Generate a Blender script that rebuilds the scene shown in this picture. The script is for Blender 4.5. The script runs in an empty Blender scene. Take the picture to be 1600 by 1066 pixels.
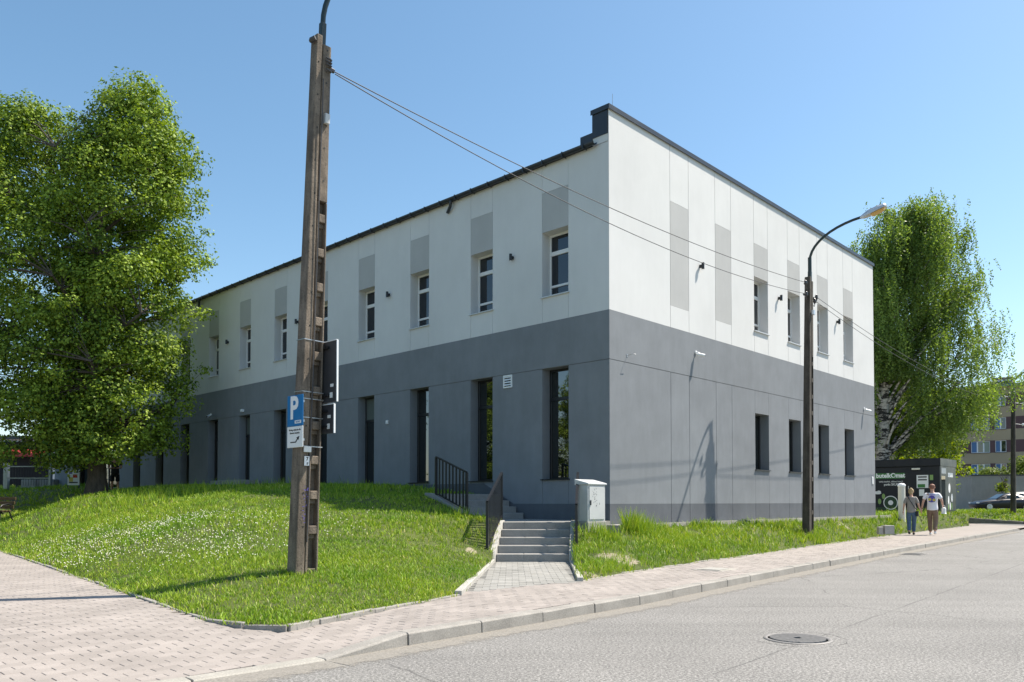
import bpy, bmesh, math, random
import numpy as np
from mathutils import Vector, Matrix
R = math.radians
rnd = random.Random(11)
rng = np.random.default_rng(5)
scene = bpy.context.scene
COL = scene.collection

# ------------------------------------------------------------------ camera, sky, sun, exposure
EYE = 1.15
cam = bpy.data.cameras.new('camera')
cam.sensor_width = 36.0
cam.lens = 1234.0 / 1600.0 * 36.0
cam.shift_y = 0.13668
cam.clip_start = 0.05
cam.clip_end = 3000
camo = bpy.data.objects.new('camera', cam)
camo.location = (0, 0, EYE)
camo.rotation_euler = (R(90 + 1.5), 0, 0)
COL.objects.link(camo)
scene.camera = camo

SUN_EL = R(57)
SUN_H = Vector((0.965, 0.262))          # horizontal direction towards the sun
world = bpy.data.worlds.new('World')
scene.world = world
world.use_nodes = True
wn = world.node_tree
sky = wn.nodes.new('ShaderNodeTexSky')
sky.sky_type = 'NISHITA'
sky.sun_disc = False
sky.sun_elevation = SUN_EL
sky.sun_rotation = math.atan2(SUN_H.x, SUN_H.y)
sky.altitude = 200
sky.air_density = 1.0
sky.dust_density = 0.9
sky.ozone_density = 0.6
wn.nodes['Background'].inputs['Strength'].default_value = 0.118
hs = wn.nodes.new('ShaderNodeHueSaturation')
hs.inputs['Saturation'].default_value = 1.12
hs.inputs['Hue'].default_value = 0.489
wn.links.new(sky.outputs[0], hs.inputs['Color'])
wn.links.new(hs.outputs[0], wn.nodes['Background'].inputs['Color'])
sun = bpy.data.lights.new('sun', 'SUN')
sun.energy = 5.0
sun.angle = R(0.5)
sun.color = (1.0, 0.92, 0.80)
suno = bpy.data.objects.new('sun', sun)
sd = Vector((SUN_H.x * math.cos(SUN_EL), SUN_H.y * math.cos(SUN_EL), math.sin(SUN_EL)))
suno.rotation_euler = sd.to_track_quat('Z', 'Y').to_euler()
suno.location = sd * 60
COL.objects.link(suno)
scene.view_settings.view_transform = 'Standard'
scene.view_settings.look = 'None'
scene.view_settings.gamma = 1
scene.view_settings.use_curve_mapping = False
scene.view_settings.exposure = 0.76
scene.cycles.max_bounces = 8
scene.cycles.transparent_max_bounces = 6

# ------------------------------------------------------------------ materials
def newmat(name):
    m = bpy.data.materials.new(name)
    m.use_nodes = True
    nt = m.node_tree
    b = nt.nodes['Principled BSDF']
    return m, nt, b

def N(nt, kind, **kw):
    n = nt.nodes.new(kind)
    for k, v in kw.items():
        if hasattr(n, k):
            setattr(n, k, v)
        else:
            n.inputs[k].default_value = v
    return n

def ramp(nt, src, stops):
    r = nt.nodes.new('ShaderNodeValToRGB')
    el = r.color_ramp.elements
    while len(el) < len(stops):
        el.new(0.5)
    for e, (p, c) in zip(el, stops):
        e.position = p
        e.color = (c[0], c[1], c[2], 1) if not isinstance(c, (int, float)) else (c, c, c, 1)
    nt.links.new(src, r.inputs[0])
    return r.outputs[0]

def mixc(nt, fac, a, b, mode='MIX'):
    m = nt.nodes.new('ShaderNodeMix')
    m.data_type = 'RGBA'
    m.blend_type = mode
    for sock, v in ((m.inputs[0], fac), (m.inputs[6], a), (m.inputs[7], b)):
        if isinstance(v, bpy.types.NodeSocket):
            nt.links.new(v, sock)
        elif isinstance(v, (int, float)):
            sock.default_value = v
        else:
            sock.default_value = (v[0], v[1], v[2], 1)
    return m.outputs[2]

def coord(nt, scale=(1, 1, 1), obj=False):
    if obj:
        s = nt.nodes.new('ShaderNodeTexCoord').outputs['Object']
    else:
        s = nt.nodes.new('ShaderNodeNewGeometry').outputs['Position']
    mp = nt.nodes.new('ShaderNodeMapping')
    mp.inputs['Scale'].default_value = scale
    nt.links.new(s, mp.inputs[0])
    return mp.outputs[0]

def noise(nt, vec, scale, detail=4, rough=0.55):
    n = nt.nodes.new('ShaderNodeTexNoise')
    n.inputs['Scale'].default_value = scale
    n.inputs['Detail'].default_value = detail
    n.inputs['Roughness'].default_value = rough
    nt.links.new(vec, n.inputs['Vector'])
    return n.outputs['Fac']

def bump(nt, b, h, strength, dist=0.01):
    bp = nt.nodes.new('ShaderNodeBump')
    bp.inputs['Strength'].default_value = strength
    bp.inputs['Distance'].default_value = dist
    nt.links.new(h, bp.inputs['Height'])
    nt.links.new(bp.outputs[0], b.inputs['Normal'])

def plain(name, col, rough=0.6, metal=0.0, var=0.0, scale=6.0, spec=None, coat=0.0):
    m, nt, b = newmat(name)
    b.inputs['Base Color'].default_value = (*col, 1)
    b.inputs['Roughness'].default_value = rough
    b.inputs['Metallic'].default_value = metal
    b.inputs['Coat Weight'].default_value = coat
    if var:
        f = noise(nt, coord(nt), scale, 5)
        c = ramp(nt, f, [(0.3, [x * (1 - var) for x in col]), (0.72, [min(1, x * (1 + var)) for x in col])])
        nt.links.new(c, b.inputs['Base Color'])
        r = ramp(nt, f, [(0.2, max(0.02, rough - 0.1)), (0.8, min(1, rough + 0.1))])
        nt.links.new(r, b.inputs['Roughness'])
    return m

def stucco(name, col, var, streak):
    m, nt, b = newmat(name)
    b.inputs['Roughness'].default_value = 0.9
    b.inputs['Specular IOR Level'].default_value = 0.25
    f1 = noise(nt, coord(nt), 1.6, 5, 0.6)
    f2 = noise(nt, coord(nt, (1, 1, 0.22)), 5.0, 5, 0.65)
    f3 = noise(nt, coord(nt), 0.35, 2)
    c = ramp(nt, f1, [(0.32, [x * (1 - var) for x in col]), (0.68, [min(1, x * (1 + var)) for x in col])])
    s = ramp(nt, f2, [(0.3, 1 - streak), (0.7, 1.0)])
    c = mixc(nt, 1.0, c, s, 'MULTIPLY')
    s3 = ramp(nt, f3, [(0.35, 0.93), (0.65, 1.0)])
    c = mixc(nt, 1.0, c, s3, 'MULTIPLY')
    nt.links.new(c, b.inputs['Base Color'])
    h = noise(nt, coord(nt), 140, 2, 0.7)
    bump(nt, b, h, 0.35, 0.004)
    return m

def concrete(name, col, var=0.18, fine=60, bstr=0.3, pits=False):
    m, nt, b = newmat(name)
    b.inputs['Roughness'].default_value = 0.88
    f1 = noise(nt, coord(nt), 3.0, 6, 0.65)
    f2 = noise(nt, coord(nt), fine, 3, 0.7)
    c = ramp(nt, f1, [(0.28, [x * (1 - var) for x in col]), (0.72, [min(1, x * (1 + var)) for x in col])])
    s = ramp(nt, f2, [(0.3, 0.72), (0.65, 1.08)])
    c = mixc(nt, 1.0, c, s, 'MULTIPLY')
    if pits:
        v = nt.nodes.new('ShaderNodeTexVoronoi')
        v.inputs['Scale'].default_value = 26
        nt.links.new(coord(nt, (1, 1, 0.7)), v.inputs['Vector'])
        p = ramp(nt, v.outputs['Distance'], [(0.10, 0.25), (0.22, 1.0)])
        c = mixc(nt, 0.8, c, p, 'MULTIPLY')
        f4 = noise(nt, coord(nt, (1, 1, 0.2)), 9, 4)
        p2 = ramp(nt, f4, [(0.38, 0.55), (0.6, 1.0)])
        c = mixc(nt, 1.0, c, p2, 'MULTIPLY')
    nt.links.new(c, b.inputs['Base Color'])
    bump(nt, b, f2, bstr, 0.006)
    return m

def paver_mat(name, ca, cb):
    m, nt, b = newmat(name)
    b.inputs['Roughness'].default_value = 0.9
    at = nt.nodes.new('ShaderNodeAttribute'); at.attribute_name = 'rnd'
    oi = nt.nodes.new('ShaderNodeObjectInfo')
    ad = nt.nodes.new('ShaderNodeMath'); ad.operation = 'ADD'
    nt.links.new(at.outputs['Fac'], ad.inputs[0]); nt.links.new(oi.outputs['Random'], ad.inputs[1])
    fr = nt.nodes.new('ShaderNodeMath'); fr.operation = 'FRACT'
    nt.links.new(ad.outputs[0], fr.inputs[0])
    c = ramp(nt, fr.outputs[0], [(0.0, ca), (1.0, cb)])
    f = noise(nt, coord(nt), 1.1, 5, 0.6)
    s = ramp(nt, f, [(0.3, 0.80), (0.7, 1.06)])
    c = mixc(nt, 1.0, c, s, 'MULTIPLY')
    f2 = noise(nt, coord(nt), 160, 2, 0.7)
    s2 = ramp(nt, f2, [(0.3, 0.8), (0.7, 1.1)])
    c = mixc(nt, 1.0, c, s2, 'MULTIPLY')
    nt.links.new(c, b.inputs['Base Color'])
    bump(nt, b, f2, 0.3, 0.004)
    return m

def asphalt_mat():
    m, nt, b = newmat('asphalt')
    b.inputs['Roughness'].default_value = 0.85
    pos = coord(nt)
    f = noise(nt, pos, 45, 3, 0.8)
    c = ramp(nt, f, [(0.30, (0.06, 0.058, 0.054)), (0.5, (0.20, 0.193, 0.182)), (0.72, (0.46, 0.442, 0.415))])
    f5 = noise(nt, pos, 130, 2, 0.7)
    sp = ramp(nt, f5, [(0.32, 0.6), (0.66, 1.25)])
    c = mixc(nt, 1.0, c, sp, 'MULTIPLY')
    big = noise(nt, pos, 0.5, 5, 0.6)
    s = ramp(nt, big, [(0.3, 0.86), (0.7, 1.06)])
    c = mixc(nt, 1.0, c, s, 'MULTIPLY')
    # long wear streaks that run with the lane
    mp = nt.nodes.new('ShaderNodeMapping')
    mp.inputs['Rotation'].default_value = (0, 0, R(-49))
    mp.inputs['Scale'].default_value = (0.08, 1.4, 1)
    nt.links.new(nt.nodes.new('ShaderNodeNewGeometry').outputs['Position'], mp.inputs[0])
    st = noise(nt, mp.outputs[0], 1.6, 4)
    s2 = ramp(nt, st, [(0.35, 0.93), (0.6, 1.03)])
    c = mixc(nt, 1.0, c, s2, 'MULTIPLY')
    # thin cracks
    v = nt.nodes.new('ShaderNodeTexVoronoi'); v.feature = 'DISTANCE_TO_EDGE'
    v.inputs['Scale'].default_value = 0.23
    wob = nt.nodes.new('ShaderNodeTexNoise'); wob.inputs['Scale'].default_value = 1.5
    nt.links.new(pos, wob.inputs['Vector'])
    wp = mixc(nt, 0.22, pos, wob.outputs['Color'])
    nt.links.new(wp, v.inputs['Vector'])
    cr = ramp(nt, v.outputs['Distance'], [(0.0, 0.0), (0.0035, 1.0)])
    gate = ramp(nt, noise(nt, pos, 0.6, 2), [(0.5, 1.0), (0.56, 0.0)])
    cr2 = mixc(nt, gate, (1, 1, 1), cr)
    c = mixc(nt, 0.45, c, cr2, 'MULTIPLY')
    # cracked ring of the patch round the manhole
    sub = nt.nodes.new('ShaderNodeVectorMath'); sub.operation = 'SUBTRACT'
    sub.inputs[1].default_value = (2.62, 7.32, -0.11)
    nt.links.new(nt.nodes.new('ShaderNodeNewGeometry').outputs['Position'], sub.inputs[0])
    ln = nt.nodes.new('ShaderNodeVectorMath'); ln.operation = 'LENGTH'
    nt.links.new(sub.outputs[0], ln.inputs[0])
    nz = noise(nt, pos, 9, 3)
    mad = nt.nodes.new('ShaderNodeMath'); mad.operation = 'MULTIPLY_ADD'
    mad.inputs[1].default_value = 0.09
    nt.links.new(nz, mad.inputs[0]); nt.links.new(ln.outputs['Value'], mad.inputs[2])
    ring = ramp(nt, mad.outputs[0], [(0.468, 1.0), (0.474, 0.15), (0.480, 0.15), (0.487, 1.0)])
    g2 = ramp(nt, noise(nt, pos, 4, 3), [(0.44, 0.0), (0.5, 0.85)])
    c = mixc(nt, g2, c, mixc(nt, 1.0, c, ring, 'MULTIPLY'))
    # seam between the two asphalt lanes
    dp = nt.nodes.new('ShaderNodeVectorMath'); dp.operation = 'DOT_PRODUCT'
    dp.inputs[1].default_value = (0.756, -0.654, 0)
    nt.links.new(nt.nodes.new('ShaderNodeNewGeometry').outputs['Position'], dp.inputs[0])
    sm = nt.nodes.new('ShaderNodeMath'); sm.operation = 'MULTIPLY_ADD'; sm.inputs[1].default_value = 0.07
    nt.links.new(noise(nt, pos, 2.2, 5, 0.7), sm.inputs[0]); nt.links.new(dp.outputs['Value'], sm.inputs[2])
    sa_ = nt.nodes.new('ShaderNodeMath'); sa_.operation = 'ADD'; sa_.inputs[1].default_value = 2.64 + 0.5
    nt.links.new(sm.outputs[0], sa_.inputs[0])
    seam = ramp(nt, sa_.outputs[0], [(0.488, 1.0), (0.497, 0.42), (0.503, 0.42), (0.512, 1.0)])
    sg = ramp(nt, noise(nt, pos, 1.1, 3), [(0.40, 0.25), (0.55, 0.9)])
    c = mixc(nt, sg, c, mixc(nt, 1.0, c, seam, 'MULTIPLY'))
    nt.links.new(c, b.inputs['Base Color'])
    bump(nt, b, f5, 0.5, 0.006)
    return m

def soil_lawn_mat(name, patches):
    """lawn sheet: green thatch with bare sandy patches of their own shape (x, y, rx, ry, angle)"""
    m, nt, b = newmat(name)
    b.inputs['Roughness'].default_value = 0.95
    pos = coord(nt)
    f = noise(nt, pos, 1.3, 5)
    f2 = noise(nt, pos, 30, 4, 0.7)
    c = ramp(nt, f, [(0.3, (0.055, 0.075, 0.012)), (0.7, (0.10, 0.125, 0.022))])
    s = ramp(nt, f2, [(0.3, 0.5), (0.7, 1.2)])
    c = mixc(nt, 1.0, c, s, 'MULTIPLY')
    nz = noise(nt, pos, 2.6, 5, 0.65)
    for (x, y, rx, ry, a) in patches:
        mp = nt.nodes.new('ShaderNodeMapping'); mp.vector_type = 'TEXTURE'
        mp.inputs['Location'].default_value = (x, y, 0)
        mp.inputs['Rotation'].default_value = (0, 0, a)
        mp.inputs['Scale'].default_value = (rx, ry, 1000)
        nt.links.new(nt.nodes.new('ShaderNodeNewGeometry').outputs['Position'], mp.inputs[0])
        ln = nt.nodes.new('ShaderNodeVectorMath'); ln.operation = 'LENGTH'
        nt.links.new(mp.outputs[0], ln.inputs[0])
        ad = nt.nodes.new('ShaderNodeMath'); ad.operation = 'MULTIPLY_ADD'
        ad.inputs[1].default_value = 0.9
        nt.links.new(nz, ad.inputs[0]); nt.links.new(ln.outputs['Value'], ad.inputs[2])
        k = ramp(nt, ad.outputs[0], [(0.98, 1.0), (1.0, 0.6)])
        mk = ramp(nt, ad.outputs[0], [(0.93, 1.0), (1.0, 0.0)])
        sand = ramp(nt, f2, [(0.3, (0.19, 0.165, 0.11)), (0.7, (0.35, 0.30, 0.22))])
        c = mixc(nt, mk, c, sand)
    nt.links.new(c, b.inputs['Base Color'])
    bump(nt, b, f2, 0.8, 0.02)
    return m

def leaf_mat(name, dark, light, trans, rough=0.5, tw=0.45):
    m, nt, b = newmat(name)
    at = nt.nodes.new('ShaderNodeAttribute'); at.attribute_name = 'rnd'
    c = ramp(nt, at.outputs['Fac'], [(0.0, dark), (0.75, light), (1.0, [min(1, x * 1.25) for x in light])])
    nt.links.new(c, b.inputs['Base Color'])
    b.inputs['Roughness'].default_value = rough
    b.inputs['Specular IOR Level'].default_value = 0.22
    t = nt.nodes.new('ShaderNodeBsdfTranslucent')
    tc = mixc(nt, 1.0, c, trans, 'MULTIPLY')
    nt.links.new(tc, t.inputs['Color'])
    mx = nt.nodes.new('ShaderNodeMixShader')
    mx.inputs[0].default_value = tw
    nt.links.new(b.outputs[0], mx.inputs[1]); nt.links.new(t.outputs[0], mx.inputs[2])
    nt.links.new(mx.outputs[0], nt.nodes['Material Output'].inputs['Surface'])
    return m

def grass_mat():
    m, nt, b = newmat('grass_blades')
    at = nt.nodes.new('ShaderNodeAttribute'); at.attribute_name = 'rnd'
    c = ramp(nt, at.outputs['Fac'], [(0.0, (0.075, 0.165, 0.02)), (0.6, (0.285, 0.43, 0.034)), (0.92, (0.47, 0.55, 0.08)), (1.0, (0.58, 0.54, 0.26))])
    f = noise(nt, coord(nt), 0.7, 4)
    s = ramp(nt, f, [(0.3, (0.68, 0.84, 0.7)), (0.5, (1.0, 1.0, 0.9)), (0.72, (1.2, 1.12, 0.95))])
    c = mixc(nt, 1.0, c, s, 'MULTIPLY')
    nt.links.new(c, b.inputs['Base Color'])
    b.inputs['Roughness'].default_value = 0.5
    b.inputs['Specular IOR Level'].default_value = 0.3
    t = nt.nodes.new('ShaderNodeBsdfTranslucent')
    nt.links.new(mixc(nt, 1.0, c, (1.5, 1.35, 0.5), 'MULTIPLY'), t.inputs['Color'])
    mx = nt.nodes.new('ShaderNodeMixShader'); mx.inputs[0].default_value = 0.25
    nt.links.new(b.outputs[0], mx.inputs[1]); nt.links.new(t.outputs[0], mx.inputs[2])
    nt.links.new(mx.outputs[0], nt.nodes['Material Output'].inputs['Surface'])
    return m

def bark_mat(name, ca, cb, sc, birch=False):
    m, nt, b = newmat(name)
    b.inputs['Roughness'].default_value = 0.9
    pos = coord(nt, (1, 1, 0.25) if not birch else (1, 1, 1))
    f = noise(nt, pos, sc, 6, 0.7)
    c = ramp(nt, f, [(0.3, ca), (0.7, cb)])
    if birch:
        f2 = noise(nt, coord(nt, (1, 1, 3.0)), 2.6, 5, 0.7)
        k = ramp(nt, f2, [(0.46, 0.0), (0.53, 1.0)])
        c = mixc(nt, k, (0.03, 0.028, 0.026), c)
    nt.links.new(c, b.inputs['Base Color'])
    bump(nt, b, f, 0.8, 0.03)
    return m

def glass_mat(name, col, ior=1.55, rough=0.015):
    m, nt, b = newmat(name)
    b.inputs['Base Color'].default_value = (*col, 1)
    b.inputs['Roughness'].default_value = rough
    b.inputs['IOR'].default_value = ior
    f = noise(nt, coord(nt), 1.8, 2)
    bump(nt, b, f, 0.012, 0.05)
    return m

M = {}
M['white'] = stucco('white_render', (0.665, 0.665, 0.66), 0.02, 0.03)
M['greyp'] = stucco('light_grey_render', (0.46, 0.46, 0.455), 0.03, 0.04)
M['dark'] = stucco('slate_grey_render', (0.228, 0.243, 0.262), 0.06, 0.09)
M['plinth'] = stucco('plinth_render', (0.120, 0.130, 0.145), 0.10, 0.12)
M['groove'] = plain('joint_shadow_gap', (0.10, 0.10, 0.105), 0.9)
M['black'] = plain('black_powder_coat', (0.012, 0.013, 0.016), 0.38)
M['slate_metal'] = plain('dark_sheet_metal', (0.030, 0.037, 0.048), 0.42, 0.2, 0.15, 2.0)
M['upvc'] = plain('white_window_frame', (0.74, 0.74, 0.73), 0.35)
M['glass'] = glass_mat('window_glass', (0.006, 0.010, 0.016), 1.75)
M['glass_low'] = glass_mat('ground_floor_glass', (0.005, 0.008, 0.007), 2.3)
M['blind'] = plain('roller_blind', (0.10, 0.12, 0.11), 0.8, var=0.05)
M['sill'] = plain('sill_metal', (0.55, 0.55, 0.55), 0.45, 0.3)
M['asphalt'] = asphalt_mat()
M['paver'] = paver_mat('pinkish_concrete_paver', (0.295, 0.262, 0.238), (0.36, 0.32, 0.292))
M['paver_grey'] = paver_mat('grey_concrete_paver', (0.27, 0.262, 0.24), (0.36, 0.35, 0.325))
M['sandjoint'] = concrete('joint_sand', (0.17, 0.145, 0.125), 0.25, 90, 0.4)
M['kerb'] = concrete('kerb_concrete', (0.30, 0.282, 0.255), 0.2, 70, 0.3)
M['kerb_pale'] = concrete('pale_kerb_concrete', (0.36, 0.34, 0.30), 0.15, 70, 0.3)
M['stepside'] = concrete('pale_step_concrete', (0.42, 0.405, 0.37), 0.12, 60, 0.2)
M['step'] = concrete('step_concrete', (0.30, 0.29, 0.275), 0.15, 60, 0.2)
M['stepdark'] = concrete('step_riser_concrete', (0.24, 0.235, 0.225), 0.18, 60, 0.2)
M['pole'] = concrete('old_pole_concrete', (0.215, 0.172, 0.132), 0.3, 45, 1.0, pits=True)
M['pole_dark'] = concrete('dark_pole_concrete', (0.085, 0.072, 0.058), 0.28, 45, 0.8, pits=True)
M['lawn'] = soil_lawn_mat('lawn_thatch', [(1.85, 13.8, 0.62, 0.75, 0.3), (1.15, 12.1, 0.25, 0.7, 0.2), (10.3, 25.4, 1.8, 0.42, 1.9), (-0.75, 14.6, 0.18, 0.5, 0.0)])
M['grass'] = grass_mat()
M['clover'] = plain('clover_flower', (0.62, 0.62, 0.46), 0.7)
M['ground'] = plain('ground_soil', (0.10, 0.11, 0.06), 0.95, var=0.3, scale=0.3)
M['lot'] = plain('far_asphalt', (0.14, 0.135, 0.13), 0.9, var=0.2, scale=0.6)
M['linden'] = leaf_mat('linden_leaves', (0.05, 0.105, 0.015), (0.30, 0.40, 0.05), (1.2, 1.25, 0.35), 0.52, 0.26)
M['birchleaf'] = leaf_mat('birch_leaves', (0.085, 0.14, 0.04), (0.225, 0.32, 0.085), (1.3, 1.3, 0.4), 0.45, 0.45)
M['maple'] = leaf_mat('yellow_green_leaves', (0.09, 0.15, 0.012), (0.21, 0.27, 0.02), (1.5, 1.4, 0.25), 0.45, 0.55)
M['shrub'] = leaf_mat('pale_shrub_leaves', (0.09, 0.14, 0.02), (0.20, 0.25, 0.06), (1.3, 1.3, 0.4), 0.5, 0.45)
M['bark'] = bark_mat('linden_bark', (0.045, 0.035, 0.027), (0.13, 0.105, 0.08), 14)
M['birchbark'] = bark_mat('birch_bark', (0.42, 0.39, 0.35), (0.62, 0.59, 0.54), 8, True)
M['cab'] = plain('cabinet_grey_plastic', (0.50, 0.51, 0.51), 0.55, var=0.05, scale=4)
M['cabdirt'] = plain('graffiti_ink', (0.03, 0.03, 0.035), 0.6)
M['signblue'] = plain('traffic_sign_blue', (0.0, 0.15, 0.40), 0.35)
M['signwhite'] = plain('sign_white', (0.78, 0.79, 0.80), 0.4)
M['signback'] = plain('sign_back_grey', (0.045, 0.045, 0.05), 0.5, var=0.1)
M['steel'] = plain('galvanised_steel', (0.42, 0.43, 0.44), 0.4, 0.7, 0.1, 8)
M['iron'] = plain('cast_iron', (0.22, 0.21, 0.20), 0.6, 0.15, 0.3, 30)
M['armgreen'] = plain('dark_green_painted_steel', (0.018, 0.032, 0.032), 0.45, 0.0, 0.2, 20)
M['lampshell'] = plain('lamp_housing_aluminium', (0.55, 0.56, 0.58), 0.35, 0.5)
M['lampamber'] = plain('lamp_lens_amber', (0.62, 0.36, 0.10), 0.25)
M['wire'] = plain('weathered_cable', (0.06, 0.06, 0.065), 0.6)
M['ceramic'] = plain('insulator_glaze', (0.05, 0.045, 0.05), 0.2)
M['kiosk'] = plain('kiosk_black_panel', (0.006, 0.009, 0.014), 0.7, var=0.1, scale=2)
M['kioskside'] = plain('kiosk_side_panel', (0.045, 0.060, 0.065), 0.35, 0.2, 0.1, 3)
M['green'] = plain('print_green', (0.035, 0.17, 0.035), 0.6)
M['lime'] = plain('print_lime', (0.20, 0.33, 0.10), 0.6)
M['dkgreen'] = plain('print_dark_green', (0.008, 0.045, 0.016), 0.6)
M['paperwhite'] = plain('paper_white', (0.72, 0.73, 0.72), 0.7)
M['ink'] = plain('ink_black', (0.02, 0.02, 0.022), 0.6)
M['red'] = plain('awning_red', (0.34, 0.025, 0.03), 0.6)
M['wood'] = plain('bench_slat_wood', (0.085, 0.055, 0.022), 0.5, var=0.3, scale=12)
M['block'] = concrete('loose_block_concrete', (0.36, 0.35, 0.32), 0.15)
M['beige'] = plain('apartment_beige', (0.38, 0.30, 0.195), 0.9, var=0.08, scale=0.6)
M['maroon'] = plain('apartment_maroon', (0.115, 0.065, 0.065), 0.9, var=0.08, scale=0.6)
M['aptroof'] = plain('apartment_roof_edge', (0.10, 0.15, 0.18), 0.5)
M['garage'] = stucco('garage_wall_render', (0.30, 0.29, 0.26), 0.06, 0.1)
M['aptglass'] = glass_mat('apartment_glass', (0.01, 0.02, 0.03), 1.9)
M['curtain'] = plain('net_curtain', (0.28, 0.31, 0.24), 0.8)
M['carblack'] = plain('car_paint_black', (0.010, 0.010, 0.016), 0.35, coat=0.15)
M['carcream'] = plain('car_paint_cream', (0.58, 0.56, 0.44), 0.3, coat=0.7)
M['carwhite'] = plain('car_paint_white', (0.62, 0.62, 0.60), 0.3, coat=0.6)
M['carglass'] = glass_mat('car_glass', (0.012, 0.018, 0.018), 1.7)
M['rubber'] = plain('tyre_rubber', (0.02, 0.02, 0.02), 0.8)
M['rim'] = plain('alloy_rim', (0.5, 0.5, 0.5), 0.3, 0.8)
M['tail'] = plain('tail_lamp_red', (0.45, 0.02, 0.02), 0.3)
M['skin'] = plain('skin', (0.52, 0.31, 0.23), 0.55)
M['tee'] = plain('white_cotton', (0.76, 0.76, 0.80), 0.85, var=0.04, scale=14)
M['brown'] = plain('brown_cotton', (0.20, 0.135, 0.095), 0.85, var=0.12, scale=16)
M['jeans'] = plain('denim', (0.075, 0.125, 0.20), 0.85, var=0.2, scale=18)
M['taupe'] = plain('taupe_cotton', (0.29, 0.265, 0.245), 0.85, var=0.1, scale=14)
M['blonde'] = plain('blonde_hair', (0.42, 0.31, 0.17), 0.5, var=0.3, scale=40)
M['shorthair'] = plain('cropped_reddish_hair', (0.22, 0.10, 0.065), 0.6, var=0.2, scale=40)
M['leather'] = plain('black_leather', (0.012, 0.012, 0.013), 0.4)
M['purple'] = plain('print_purple', (0.10, 0.08, 0.36), 0.7)
M['yellow'] = plain('print_yellow', (0.55, 0.46, 0.10), 0.7)
M['darkcloth'] = plain('black_cotton', (0.014, 0.014, 0.017), 0.9)
M['cream'] = plain('cream_plastic', (0.62, 0.60, 0.52), 0.5)
M['interior'] = plain('dark_interior', (0.012, 0.013, 0.015), 0.9)
M['bluecurtain'] = plain('blue_curtain', (0.09, 0.18, 0.34), 0.8)

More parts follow.
